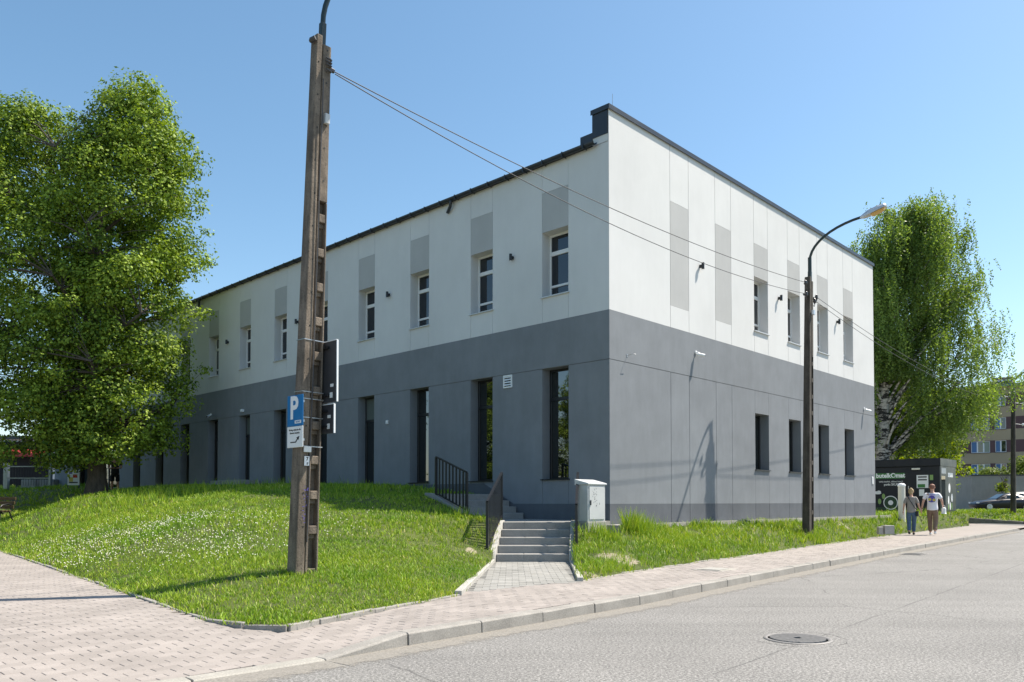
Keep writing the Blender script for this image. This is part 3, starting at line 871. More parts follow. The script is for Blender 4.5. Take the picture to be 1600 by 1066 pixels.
wallL, frL = facade('shaded_wall', cellsL, 'L', openL)

def window(fr, a, c, z0, z1, kind, idx):
    D = 0.27
    if kind == 'up':
        frame_m, glass_m, fw = 'upvc', 'glass', 0.055
        bars = [z0 + (z1 - z0) * 0.70, z0 + (z1 - z0) * 0.19]
    elif kind == 'low':
        frame_m, glass_m, fw = 'black', 'glass_low', 0.05; bars = []
    else:
        frame_m, glass_m, fw = 'black', 'glass_low', 0.055; bars = [z1 - 0.27 * (z1 - z0)]
    m = MB()
    m.box(a, a + fw, D, D + .07, z0, z1, 0, fr); m.box(c - fw, c, D, D + .07, z0, z1, 0, fr)
    m.box(a + fw, c - fw, D, D + .07, z0, z0 + fw, 0, fr); m.box(a + fw, c - fw, D, D + .07, z1 - fw, z1, 0, fr)
    for i, zb in enumerate(bars):
        h = 0.05 if (i == 0 and kind == 'up') else 0.028
        if kind == 'lowtall': h = 0.04
        m.box(a + fw, c - fw, D - .006, D + .062, zb - h, zb + h, 0, fr)
    w = m.build('window', frame_m, bld, bevel=0.006, seg=1)
    zs = sorted([z0 + fw] + bars + [z1 - fw])
    for p, q in zip(zs[:-1], zs[1:]):
        MB().box(a + fw - .01, c - fw + .01, D + .03, D + .05, p - .01, q + .01, 0, fr).build('pane', glass_m, w)
    if kind == 'lowtall' and idx in (3, 4, 6):
        MB().box(a + fw, c - fw, D + .02, D + .028, bars[0] + .04, z1 - fw, 0, fr).build('blind', 'blind', w)
    sm = 'sill' if kind == 'up' else 'black'
    MB().box(a - 0.03, c + 0.03, -0.045, D, z0 - .022, z0 + .004, 0, fr).build('window_sill', sm, w)
for i, (a, c, z0, z1, k) in enumerate(openR): window(frR, a, c, z0, z1, k, i)
j = 0
for (a, c, z0, z1, k) in openL:
    if k == 'entrance': continue
    window(frL, a, c, z0, z1, k, int(round((a - 1.18) / 2.505)))
# glazed entrance
m = MB()
for i in range(6):
    t = 28.75 + i * 6.55 / 5
    m.box(max(28.75, t - .04), min(35.3, t + .04), .45, .53, 1.84, Z_JOINT, 0, frL)
m.box(28.79, 35.26, .452, .528, 3.9, 3.98, 0, frL)
ent = m.build('glazed_entrance', 'black', bld)
for i in range(5):
    t = 28.75 + i * 6.55 / 5
    MB().box(t + .03, t + 1.28, .48, .50, 1.84, Z_JOINT, 0, frL).build('pane', 'glass_low', ent)
# plinth of the shaded side: it steps up with the ground
poly = [(0.03, 0.45), (LEN_L, 0.45), (LEN_L, 1.66), (4.0, 1.62), (2.95, Z_PL), (0.03, Z_PL)]
MB().prism(poly, -0.010, 0.0165, 0, lambda t, z, d: frL(t, d, z)).build('plinth', 'plinth', bld)
# back and far walls so the block is closed
m = MB().box(LEN_R - .35, LEN_R - .002, .36, LEN_L - .36, .45, 9.2, 0).box(.36, LEN_R - .002, LEN_L - .35, LEN_L - .002, .45, 9.2, 0)
m.build('rear_walls', 'white', bld)
# roof
rf = MB().add([(-.10, .5, 9.34), (LEN_R, .5, 9.80), (LEN_R, LEN_L + .1, 9.80), (-.10, LEN_L + .1, 9.34), (-.10, .5, 9.245), (LEN_R, .5, 9.5), (LEN_R, LEN_L + .1, 9.5), (-.10, LEN_L + .1, 9.245)],
              [(0, 1, 2, 3), (7, 6, 5, 4), (0, 4, 5, 1), (1, 5, 6, 2), (2, 6, 7, 3), (3, 7, 4, 0)]).build('roof', 'slate_metal', bld)
par = MB().box(0.024, LEN_R, 0.022, 0.44, 9.24, 9.985).build('parapet', 'white', bld)
MB().box(-0.022, 0.024, 0.026, 0.452, 9.42, 9.99).box(0.024, LEN_R, 0.44, 0.452, 9.5, 9.99).build('parapet_cladding', 'slate_metal', par)
MB().box(-0.05, LEN_R + .05, -0.045, 0.48, 9.99, 10.065).box(-0.05, LEN_R + .05, -0.045, -0.033, 9.955, 9.99).box(-.05, -.038, -.033, .48, 9.955, 9.99).build('parapet_capping', 'slate_metal', par)
MB().box(-0.02, 1.2, 0.452, 0.80, 9.36, 9.56).build('flashing_box', 'slate_metal', rf)
# gutter with brackets and outlets
gt = MB()
prof = [(-0.095 + 0.072 * math.cos(t), 9.285 - 0.072 * math.sin(t)) for t in [math.pi * i / 8 for i in range(9)]]
vs = []; fs = []
for y in (0.30, LEN_L + .1):
    for (x, z) in prof: vs.append((x - .02, y, z))
    for (x, z) in reversed(prof): vs.append((-.115 + (x + .095) * .9, y, 9.285 + (z - 9.285) * .9))
n = 18
fs = [(i, (i + 1) % n, (i + 1) % n + n, i + n) for i in range(n)] + [tuple(range(n)), tuple(range(n, 2 * n))]
gt.add(vs, fs)
gut = gt.build('gutter', 'slate_metal', rf)
y = 0.6
while y < LEN_L:
    MB().box(-0.197, -0.012, y - .014, y + .014, 9.285, 9.302).box(-.200, -.188, y - .0142, y + .0142, 9.19, 9.302).box(-.197, -.03, y - .0138, y + .0138, 9.195, 9.208).build('gutter_bracket', 'slate_metal', gut)
    y += 0.62
for y in (5.17, 20.2):
    MB().tube([(-.115, y, 9.22), (-.115, y, 9.14), (-.10, y + .04, 9.08), (-.06, y + .16, 9.0), (-.055, y + .2, 8.95)], .042, 10).build('downpipe_elbow', 'slate_metal', gut)
MB().tube([(0.55, 0.30, 10.06), (0.55, 0.30, 10.62)], 0.006, 6).build('lightning_rod', 'steel', par)
MB().box(-0.006, -.003, 0.02, 0.45, 9.25, 9.42).build('eave_return', 'white', par)

def bpt(t, d, z, side):
    """world point t along a facade, d in front of it"""
    p = (CORN + A2 * t - B2 * d) if side == 'R' else (CORN + B2 * t - A2 * d)
    return Vector((p.x, p.y, z))
def wframe(t, z, side):
    o = bpt(t, 0, z, side)
    ex = A2 if side == 'R' else -B2      # to the right when one looks at the wall
    nn = -B2 if side == 'R' else -A2
    return lambda x, y, zz: (o.x + ex.x * x + nn.x * y, o.y + ex.y * x + nn.y * y, o.z + zz)
order_w = ['first', 'second', 'third', 'fourth', 'fifth']
def wall_lamp(t, z, side, label):
    fr = wframe(t, z, side)
    e = thing('wall_lamp', fr(0, 0, 0), label, 'wall lamp', 'black wall lamps of the office building')
    MB().box(-.025, .025, .001, .056, -.04, .04, 0, fr).build('bracket', 'black', e, bevel=.004, seg=1)
    mb = MB(); 
    mb.tube([fr(0, .095, -.085), fr(0, .095, .085)], .038, 14)
    mb.build('lamp_head', 'black', e)
    MB().tube([fr(0, .095, -.083), fr(0, .095, -.088)], .032, 14).build('lens', 'signwhite', e)
for i, (t, z) in enumerate(((2.96, 7.22), (7.96, 7.2), (12.97, 7.2), (17.9, 7.2))):
    wall_lamp(t, z, 'L', f'black cylinder lamp on shaded white wall, {order_w[i]} from the building corner')
for i, (t, z) in enumerate(((3.9, 7.24), (8.45, 7.26), (12.9, 7.28))):
    wall_lamp(t, z, 'R', f'black cylinder lamp casting a shadow on sunny white wall, {order_w[i]} from the corner')
def sec_cam(t, z, side, label):
    fr = wframe(t, z, side)
    e = thing('security_camera', fr(0, 0, 0), label, 'camera', 'security cameras on the office building')
    MB().tube([fr(0, .001, 0), fr(0, .03, 0)], .045, 12).build('wall_mount', 'signwhite', e)
    MB().tube([fr(0, .03, 0), fr(.0, .09, -.01), fr(.02, .12, -.05)], .018, 8).build('arm', 'signwhite', e)
    h = MB().tube([fr(-.03, .07, -.05), fr(.09, .21, -.095)], .042, 12).build('camera_body', 'signwhite', e)
    MB().tube([fr(.0902, .2102, -.0952), fr(.094, .215, -.097)], .034, 12).build('lens', 'black', e)
sec_cam(3.67, 4.97, 'R', 'white security camera on the sunny slate band near the corner')
sec_cam(15.35, 4.52, 'R', 'white security camera at the far end of the sunny slate band')
sec_cam(19.3, 4.55, 'L', 'white security camera above the shaded ground floor windows')
def small_box(t, z, w, h, d, side, name, label, cat, mat='signwhite'):
    fr = wframe(t, z, side)
    e = thing(name, fr(0, 0, 0), label, cat)
    MB().box(-w / 2, w / 2, .001, d, -h / 2, h / 2, 0, fr).build('casing', mat, e, bevel=.008)
    MB().box(-w / 2 + .012, w / 2 - .012, d + .0005, d + .006, -h / 2 + .012, h / 2 - .012, 0, fr).build('cover', mat, e)
small_box(16.7, 4.5, .12, .1, .1, 'L', 'motion_sensor', 'small white sensor box under the shaded slate band', 'sensor')
small_box(8.03, 3.47, .09, .11, .05, 'L', 'junction_box', 'tiny white box on the shaded slate wall left of the stairs', 'junction box')
small_box(16.1, 1.93, .12, .28, .02, 'R', 'number_plate', 'small pale plate low at the far end of the sunny wall', 'plate')
# thin cable bracket near the corner
fr = wframe(0.67, 4.49, 'R')
e = thing('cable_bracket', fr(0, 0, 0), 'small bent wire bracket on the sunny wall at the joint by the corner', 'bracket')
MB().tube([fr(0, 0, 0), fr(0, .16, .02), fr(.12, .16, .03)], .007, 6).build('hook', 'steel', e)
MB().box(-.02, .02, .001, .008, -.03, .03, 0, fr).build('fixing_plate', 'steel', e)
# ventilation grille
fr = wframe(3.14, 4.15, 'L')
e = thing('vent_grille', fr(0, 0, 0), 'white louvred ventilation grille on the shaded wall between two windows', 'vent')
m = MB()
for (x0, x1, z0, z1) in ((-.15, -.115, -.16, .16), (.115, .15, -.16, .16), (-.115, .115, .125, .16), (-.115, .115, -.16, -.125)): m.box(x0, x1, .001, .025, z0, z1, 0, fr)
m.build('frame', 'signwhite', e)
MB().box(-.115, .115, .0008, .003, -.125, .125, 0, fr).build('backing', 'black', e)
for i in range(4):
    z = -.10 + i * .064
    MB().add([fr(-.115, .004, z + .035), fr(.115, .004, z + .035), fr(.115, .022, z), fr(-.115, .022, z), fr(-.115, .006, z + .04), fr(.115, .006, z + .04), fr(.115, .024, z + .005), fr(-.115, .024, z + .005)],
             [(0, 1, 2, 3), (4, 7, 6, 5), (0, 3, 7, 4), (1, 5, 6, 2), (3, 2, 6, 7), (0, 4, 5, 1)]).build('louvre', 'signwhite', e)
# apron along the sunny wall
m = MB().prism([facr(-.2, .42), facr(16.6, .42), facr(16.6, -.01), facr(-.2, -.01)], 0.35, 0.640)
ap = structure(m.build('wall_apron', 'stepside'))
m = MB().prism([facr(-.2, .48), facr(16.6, .48), facr(16.6, .422), facr(-.2, .422)], 0.35, 0.662)
m.build('apron_edging', 'kerb_pale', ap)

# ------------------------------------------------------------------ front stairs, path, landing, side stairs
def quad_path(y0, y1): pass
PX0, PX1 = -0.36, 1.12                       # inner faces of the path kerbs at the stairs
SY0, TR, RI, NS = 15.12, 0.30, 0.146, 5
st = thing('front_stairs', (0.4, SY0, 0), 'grey concrete front stairs of five steps beside the building corner', 'stairs')
for i in range(NS):
    y = SY0 + i * TR; y1 = SY0 + (i + 1) * TR + 0.02 if i < NS - 1 else SY0 + NS * TR
    splits = ([0.0, 0.38, 1.0], [0.0, 0.70, 1.0], [0.0, 0.36, 1.0], [0.0, 0.66, 1.0], [0.0, 0.32, 1.0])[i]
    x0, x1 = -0.30 + 0.03 * i, 1.085 + 0.03 * i
    for a, c in zip(splits[:-1], splits[1:]):
        xa = x0 + (x1 - x0) * a + .0015; xc = x0 + (x1 - x0) * c - .0015
        MB().cbox(xa, xc, y + rnd.uniform(-.004, .004), y1, i * RI - .12 if i else -.1, (i + 1) * RI, .008).build('step_block', 'step', st)
for side in (-1, 1):
    m = MB()
    xi = -0.31 if side < 0 else 1.09
    prof = [(SY0 - .12, -.2), (SY0 - .12, .07), (SY0 + 0.0, .20), (SY0 + 4.2 * TR, 5 * RI + .03), (SY0 + 5.2 * TR, 5 * RI + .03), (SY0 + 5.2 * TR, -.2)]
    w = 0.11
    def fr2(y, z, x): 
        s_ = (y - SY0) * 0.1
        return (xi + s_ + (x if side > 0 else -x), y, z)
    m.prism(prof, 0.0, w, 0, fr2).build('stringer', 'stepside', st, bevel=.006, seg=1)
# path in grey blocks with pale kerbs
path = MB().prism([(-0.62, 9.95), (0.95, 11.45), (1.08, 15.14), (-0.31, 15.14)], -.2, -.016)
path = structure(path.build('stair_path', 'sandjoint'))
pb = MB().cbox(-0.0975, 0.0975, -0.048, 0.048, -0.05, 0.0, 0.004).build('path_block', 'paver_grey', path)
PATHPOLY = [(-0.585, 9.99), (0.92, 11.40), (1.055, 15.12), (-0.325, 15.12)]
first = True
for j in range(52):
    for i in range(-1, 9):
        x = -0.60 + (i + 0.5 * (j % 2)) * 0.2 + 0.10; y = 9.95 + j * 0.1 + .05
        if not inpoly(np.array(x), np.array(y), PATHPOLY): continue
        o = pb if first else pb.copy()
        if not first: COL.objects.link(o)
        first = False
        o.location = (x, y, 0.004 + rnd.uniform(-.003, .002)); o.rotation_euler = (rnd.uniform(-.008, .008), rnd.uniform(-.008, .008), rnd.uniform(-.01, .01))
for nm, p0, p1 in (('l', (-0.66, 9.72), (-0.37, 15.02)), ('r', (0.985, 11.42), (1.135, 15.02))):
    q = resample([Vector(p0), Vector(p1)], 1.0)
    for a, c in zip(q[:-1], q[1:]):
        MB().bar((a.x, a.y + .003, -.02), (c.x, c.y - .003, -.02), 0.09, 0.16).build('path_kerb', 'stepside', path, bevel=.006, seg=1)
# landing
land = MB().prism([(-0.30, SY0 + 5 * TR + .022), (1.30, SY0 + 5 * TR + .022), (1.55, 16.95), facr(-.02, .02), (2.10, 17.46), fac(2.55, .03), fac(2.55, 2.0)], 0.40, 0.727)
structure(land.build('landing', 'paver_grey'))
# side stairs up along the shaded wall
ss = thing('side_stairs', (*fac(3.0, 1.2), 0.7), 'shaded side stairs climbing along the slate wall behind the railing', 'stairs')
def frs(t, d, z): 
    p = fac(t, d); return (p[0], p[1], z)
for i in range(4):
    for (d0, d1) in ((.06, 1.0), (1.003, 1.93)):
        MB().cbox(2.56 + i * .24, 2.56 + (i + 1) * .24 + (.35 if i == 3 else .01), d0, d1, .40, .727 + (i + 1) * .152, .008, 0, frs).build('step_block', 'step', ss)
poly = [(2.4, .5), (2.4, .82), (2.6, .88), (3.6, 1.34), (3.9, 1.36), (3.9, .5)]
MB().prism(poly, 1.94, 2.06, 0, lambda t, z, d: frs(t, d, z)).build('stringer', 'step', ss, bevel=.006, seg=1)

def railing(name, p0, p1, h, n, label):
    """sloping railing of flat bars between two foot points; post at each end"""
    p0 = Vector(p0); p1 = Vector(p1)
    e = thing(name, p0, label, 'railing', 'black flat bar railings of the stairs')
    d = (p1 - p0); dh = Vector((d.x, d.y, 0)).normalized()
    up = Vector((0, 0, 1))
    side = Vector((-dh.y, dh.x, 0))
    MB().bar(p0 + up * h, p1 + up * h, .05, .03, up).build('handrail', 'black', e)
    MB().bar(p0 + up * .10, p1 + up * .10, .04, .02, up).build('bottom_rail', 'black', e)
    for q in (p0, p1):
        MB().bar(q - up * .04, q + up * (h - .012), .05, .05, dh).build('post', 'black', e)
    for i in range(1, n):
        q = p0.lerp(p1, i / n)
        MB().bar(q + up * .105, q + up * (h - .016), .012, .045, dh).build('baluster', 'black', e)
    return e
railing('stair_railing', (-0.475, 15.15, .15), (-0.22, 16.62, .76), 1.0, 12, 'black railing on the left side of the front stairs')
railing('stair_railing', (1.235, 15.15, .10), (1.385, 16.62, .76), 1.0, 12, 'black railing on the right side of the front stairs beside the grey cabinet')
a = fac(2.50, 2.00); c = fac(3.55, 2.00)
railing('stair_railing', (a[0], a[1], .86), (c[0], c[1], 1.25), 0.95, 9, 'black barred railing of the shaded side stairs above the grass')
# entry steps further along the shaded wall
es = thing('entry_steps', (*fac(16.5, .6), 1.6), 'low concrete entry steps at a far door of the shaded wall', 'stairs')
for i in range(3):
    MB().cbox(15.4 - .0, 17.7, .05 + 0.0, 1.45 - i * .34, 1.55 + i * .001, 1.72 + i * .13 - .06, .01, 0, frs).build('step_block', 'step', es)

# ------------------------------------------------------------------ utility cabinet
def frc(a_, b_, z):
    p = CORN + A2 * (a_) - B2 * b_; return (p.x, p.y, z)
cx, cy = -1.63, 0.66
cb = thing('utility_cabinet', frc(cx + .28, cy - .15, .66), 'grey utility cabinet with scribbled door at the foot of the building corner', 'cabinet')
MB().box(cx - .02, cx + .60, cy - .32, cy + .02, .50, .745, 0, frc).build('base', 'block', cb, bevel=.01)
MB().box(cx, cx + .58, cy - .30, cy, .745, 1.49, 0, frc).build('body', 'cab', cb, bevel=.012)
m = MB().add([frc(cx - .025, cy + .03, 1.49), frc(cx + .605, cy + .03, 1.49), frc(cx + .605, cy - .325, 1.49), frc(cx - .025, cy - .325, 1.49),
              frc(cx - .025, cy + .03, 1.525), frc(cx + .605, cy + .03, 1.525), frc(cx + .605, cy - .325, 1.61), frc(cx - .025, cy - .325, 1.61)],
             [(3, 2, 1, 0), (4, 5, 6, 7), (0, 1, 5, 4), (1, 2, 6, 5), (2, 3, 7, 6), (3, 0, 4, 7)])
m.build('lid', 'cab', cb, bevel=.01)
dr = MB().box(cx + .04, cx + .54, cy + .001, cy + .014, .79, 1.46, 0, frc).build('door', 'cab', cb, bevel=.004, seg=1)
MB().box(cx + .06, cx + .085, cy + .0145, cy + .03, 1.08, 1.18, 0, frc).build('handle', 'black', dr)
sc_ = MB()
for k in range(26):
    x = cx + .18 + rnd.gauss(0, .05) + .12 * (k / 26); z = 1.38 - .34 * k / 26 + rnd.gauss(0, .03)
    l = rnd.uniform(.008, .03); an = rnd.uniform(0, 3.1)
    sc_.bar(frc(x, cy + .0152, z), frc(x + l * math.cos(an), cy + .0152, z + l * math.sin(an)), .007, .002, (-B2.x, -B2.y, 0))
sc_.build('scribble', 'cabdirt', dr)

# ------------------------------------------------------------------ concrete lamp poles
def arm_points(base, out, rise, reach, n=10):
    pts = []
    for i in range(n + 1):
        t = i / n
        pts.append(Vector(base) + Vector((0, 0, 1)) * (rise * math.sin(t * math.pi * .43) / math.sin(math.pi * .43)) + Vector((out.x, out.y, 0)) * (reach * (1 - math.cos(t * math.pi * .43)) / (1 - math.cos(math.pi * .43))))
    return pts
def lamp_head(e, tip, out, tilt=0.32, L=.62):
    o = Vector((out.x, out.y, 0)); s = Vector((-out.y, out.x, 0)); u = Vector((0, 0, 1))
    f = (o * math.cos(tilt) + u * math.sin(tilt)); up = (u * math.cos(tilt) - o * math.sin(tilt))
    prof = [(-.06, .035, -.02, .03), (.03, .08, -.05, .05), (.18, .125, -.055, .085), (.42, .135, -.05, .085), (L - .04, .11, -.04, .06), (L, .07, -.03, .035)]
    vs = []; fs = []
    for (x, w, zb, zt) in prof:
        for (a_, z_) in ((-w, zb), (-w * .95, (zb + zt) / 2), (-w * .55, zt), (w * .55, zt), (w * .95, (zb + zt) / 2), (w, zb)):
            vs.append(tip + f * x + s * a_ + up * z_)
    n = 6
    for i in range(len(prof) - 1):
        for k in range(n): fs.append((i * n + k, i * n + (k + 1) % n, (i + 1) * n + (k + 1) % n, (i + 1) * n + k))
    fs += [tuple(range(n)), tuple(range((len(prof) - 1) * n, len(prof) * n))]
    h = MB().add(vs, fs).build('lamp_head', 'lampshell', e, bevel=.008, seg=1)
    vs = [tip + f * x + s * (w * k) + up * z_ for (x, w, z_) in ((.20, .10, -.062), (.44, .115, -.06), (L - .05, .085, -.05)) for k in (-1, 1)]
    vs2 = [tip + f * x + s * (w * k) + up * z_ for (x, w, z_) in ((.23, .07, -.10), (.44, .08, -.105), (L - .09, .06, -.085)) for k in (-1, 1)]
    MB().add(vs + vs2, [(0, 1, 7, 6), (4, 10, 11, 5), (0, 6, 8, 2), (2, 8, 10, 4), (1, 3, 9, 7), (3, 5, 11, 9), (6, 7, 9, 8), (8, 9, 11, 10)], 0).build('lens', 'lampamber', h)

def concrete_pole(base, top, label, wa=(.135, .20), wt=(.09, .13), dep=(.21, .15), pmat='pole'):
    """two precast members side by side along A2, pocketed face towards the street"""
    base = Vector(base); top = Vector(top); H = top.z - base.z
    e = thing('concrete_lamp_pole', base, label, 'lamp post', 'concrete lamp poles joined by overhead wires')
    a3 = Vector((A2.x, A2.y, 0)); n3 = Vector((-B2.x, -B2.y, 0))
    def P(x, d, z, lift=0.0):
        k = z / H; c = base.lerp(top, k)
        return c + a3 * x + n3 * d + Vector((0, 0, 0))
    def lerp(p, k): return p[0] * (1 - k) + p[1] * k
    m = MB(); nz = 14; vs = []; fs = []
    for i in range(nz + 1):
        z = -.25 + (H + .10 + .25) * i / nz if i else -.25
        k = max(0, min(1, z / H)); w = wa[0] * (1 - k) + wt[0] * k; d = lerp(dep, k); tot = (wa[0] + wa[1]) * (1 - k) + (wt[0] + wt[1]) * k
        x0 = -tot / 2; x1 = x0 + w - .006
        for (x, dd) in ((x0, d / 2), (x1, d / 2), (x1, -d / 2), (x0, -d / 2)): vs.append(P(x, dd, z))
    for i in range(nz):
        for k in range(4): fs.append((i * 4 + k, i * 4 + (k + 1) % 4, i * 4 + 4 + (k + 1) % 4, i * 4 + 4 + k))
    fs += [(0, 1, 2, 3), tuple(range(nz * 4, nz * 4 + 4))]
    p1 = m.add(vs, fs).build('plain_member', pmat, e, bevel=.012, seg=2)
    # pocketed member: back web, two flanges, rungs
    m = MB()
    def xs(z):
        k = max(0, min(1, z / H)); tot = (wa[0] + wa[1]) * (1 - k) + (wt[0] + wt[1]) * k
        x0 = -tot / 2 + (wa[0] * (1 - k) + wt[0] * k) + .006
        return x0, tot / 2, lerp(dep, k) * .95
    def seg(z0, z1, f0, f1, d0, d1):
        vs = []
        for z in (z0, z1):
            x0, x1, d = xs(z)
            for (fx, fd) in ((f0, d0), (f1, d0), (f1, d1), (f0, d1)):
                vs.append(P(x0 + (x1 - x0) * fx, -d / 2 + d * fd, z))
        m.add(vs, [(3, 2, 1, 0), (4, 5, 6, 7), (0, 1, 5, 4), (1, 2, 6, 5), (2, 3, 7, 6), (3, 0, 4, 7)])
    z = -.25
    zt = H
    pk_end = H * .70
    cuts = []
    zz = .18
    step = .45
    seg(-.25, pk_end, 0, 1, 0, .5)
    seg(-.25, pk_end, 0, .20, .5, 1); seg(-.25, pk_end, .84, 1, .5, 1)
    seg(-.25, .06, .20, .84, .5, .97)
    while zz + step < pk_end:
        seg(zz + step - .13, zz + step - .02, .20, .84, .5, .98)
        seg(zz + step - .19, zz + step - .13, .20, .84, .5, .72)
        zz += step
    seg(pk_end + .002, H, 0, 1, 0, 1)
    p2 = m.build('pocketed_member', pmat, e, bevel=.008, seg=1)
    bh = MB()
    for i in range(15):
        z = .6 + i * .43
        if z > H - .1: break
        x0, x1, d = xs(z)
        for fx in ((x0 - .06 + rnd.uniform(-.01, .01)),):
            bh.tube([P(fx, d * .55, z), P(fx, d * .535 + .002, z + .0001)], .011, 8)
        if z > pk_end: bh.tube([P((x0 + x1) / 2, d * .52, z + .2), P((x0 + x1) / 2, d * .505, z + .2)], .011, 8)
    bh.build('bolt_hole_shade', 'ink', e)  # flat black discs: shade inside the open bolt holes put in as colour
    return e, P, xs, a3, n3, H
PL_BASE = (-2.70, 10.2, .23); PL_TOP = (-2.50, 10.2, 7.12)
pl, PP, PX, a3, n3, HL = concrete_pole(PL_BASE, PL_TOP, 'weathered twin concrete pole carrying a blue parking sign in the grass')
sock = PP(0.0, .02, HL + .1)
MB().bar(PP(0.0, .01, HL - .30), PP(0.005, .01, HL + .30), .075, .075, n3).build('arm_socket', 'armgreen', pl, bevel=.01)
tipb = PP(0.005, .01, HL + .28)
pts = arm_points(tipb, Vector((A2.x * .9, A2.y * .2)).normalized(), 1.25, 1.25, 14)
MB().tube(pts, .034, 12).build('lamp_arm', 'armgreen', pl)
lamp_head(pl, pts[-1], Vector((A2.x * .9, A2.y * .2)).normalized())
MB().tube([PP(-.14, -.02, HL + .02), PP(-.17, .03, HL + .0), PP(-.14, .08, HL + .02)], .03, 8).build('hook', 'wire', pl)
for z in (HL - .26, HL - .22, HL - .18, HL - .33): MB().tube([PP(.02, .10, z), PP(.07, .12, z - .02), PP(.12, .07, z + .01), PP(.13, -.07, z)], .012, 6).build('cable_loop', 'wire', pl)
MB().bar(PP(.10, .0, HL - .25), PP(.20, .02, HL - .27), .04, .05).build('wire_clamp', 'ceramic', pl, bevel=.008)
MB().box(.02, .09, .08, .13, HL - 1.05, HL - .92, 0, lambda x, d, z: tuple(PP(x, d, z))).build('cable_box', 'cab', pl, bevel=.006)
m = MB()
m.tube([PP(-.02, .115, .4 + i * .5) + Vector((rnd.uniform(-.004, .004), 0, 0)) for i in range(13)], .007, 6)
m.build('cable_run', 'wire', pl)
def clamp(z):
    x0, x1, d = PX(z); tot = x1
    q = [PP(-tot - .008, d * .56, z), PP(tot + .008, d * .56, z - .005), PP(tot + .008, -d * .56, z), PP(-tot - .008, -d * .56, z + .005)]
    mm = MB()
    for i in range(4): mm.bar(q[i], q[(i + 1) % 4], .003, .011)
    mm.build('band_clamp', 'steel', pl)
for z in (1.63, 2.0, 2.24, 2.33, 3.0): clamp(z)
fr = lambda x, d, z: tuple(PP(x, d, z))
MB().box(-.10, -.02, .112, .116, 1.38, 1.50, 0, fr).build('number_sticker', 'signwhite', pl)
Mx = Matrix(((a3.x, 0, n3.x, 0), (a3.y, 0, n3.y, 0), (0, 1, 0, 0), (0, 0, 0, 1)))
p = PP(-.06, .1175, 1.465); text_mesh('sticker_digit', '7', .06, pl, 'ink', Matrix.Translation(p) @ Mx, .001, .002)
p = PP(-.055, .1175, 1.41); text_mesh('sticker_letter', 'r', .06, pl, 'ink', Matrix.Translation(p) @ Mx, .001, .002)
MB().box(-.12, -.01, .113, .13, 1.55, 1.63, 0, fr).build('pole_tag', 'lampshell', pl, bevel=.004, seg=1)
m = MB()
for i in range(22):
    z = rnd.uniform(.62, 1.15); x = rnd.uniform(-.11, -.03)
    m.bar(PP(x, .1165, z), PP(x + rnd.uniform(.005, .03), .1165, z + rnd.uniform(-.02, .03)), .006, .001, n3)
m.build('pen_scrawl', 'purple', pl)

b3 = Vector((B2.x, B2.y, 0))
# signs strapped to the pole: blue parking sign, two plates seen from behind
b3 = Vector((B2.x, B2.y, 0))
def sign_frame(origin):
    o = Vector(origin)     # x runs away from the camera-left edge to the right, faces the shaded-wall normal (-A)
    return lambda x, d, z: tuple(o - b3 * x - a3 * d + Vector((0, 0, z)))
so = PP(-.155, .09, 1.63) - a3 * .02 - b3 * .07
ps = thing('parking_sign', so, 'blue parking sign with white information panel strapped to the concrete pole', 'sign')
fr = sign_frame(so + b3 * .33)
MB().box(0, .37, 0, .012, .255, .65, 0, fr).build('blue_plate', 'signblue', ps, bevel=.004, seg=1)
MB().box(0, .37, 0, .012, -.02, .25, 0, fr).build('white_plate', 'signwhite', ps, bevel=.004, seg=1)
MB().box(.02, .35, -.03, -.001, .55, .58, 0, fr).box(.02, .35, -.03, -.001, .30, .33, 0, fr).box(.02, .35, -.03, -.001, .06, .09, 0, fr).build('rear_channel', 'steel', ps)
Ms = Matrix(((-b3.x, 0, -a3.x, 0), (-b3.y, 0, -a3.y, 0), (0, 1, 0, 0), (0, 0, 0, 1)))
def stext(body, x, z, size, mat, bold=0.0, xs=1.0, nm='lettering', d=.0135):
    return text_mesh(nm, body, size, ps, mat, Matrix.Translation(fr(x, d, z)) @ Ms, .0008, bold, xs)
stext('P', .165, .475, .40, 'signwhite', .012, .95, 'letter_p')
MB().box(.185, .335, .0125, .014, .285, .325, 0, fr).build('strip', 'signwhite', ps)
stext('PŁATNY', .26, .304, .032, 'signblue', .0005, .9, 'lettering', .0148)
stext('Parking wyłącznie dla', .185, .205, .034, 'ink', .0004, .95)
stext('klientów budynku', .185, .165, .034, 'ink', .0004, .95)
m = MB().add([fr(.08, .0135, .055), fr(.20, .0135, .055), fr(.25, .0135, .10), fr(.225, .0135, .105), fr(.30, .0135, .125), fr(.275, .0135, .07), fr(.268, .0135, .09), fr(.215, .0135, .04), fr(.08, .0135, .04)],
             [(0, 1, 7, 8), (1, 2, 6, 7), (3, 4, 5)])
m.build('arrow', 'ink', ps)
so2 = PP(.175, -.02, 2.2) + a3 * .005
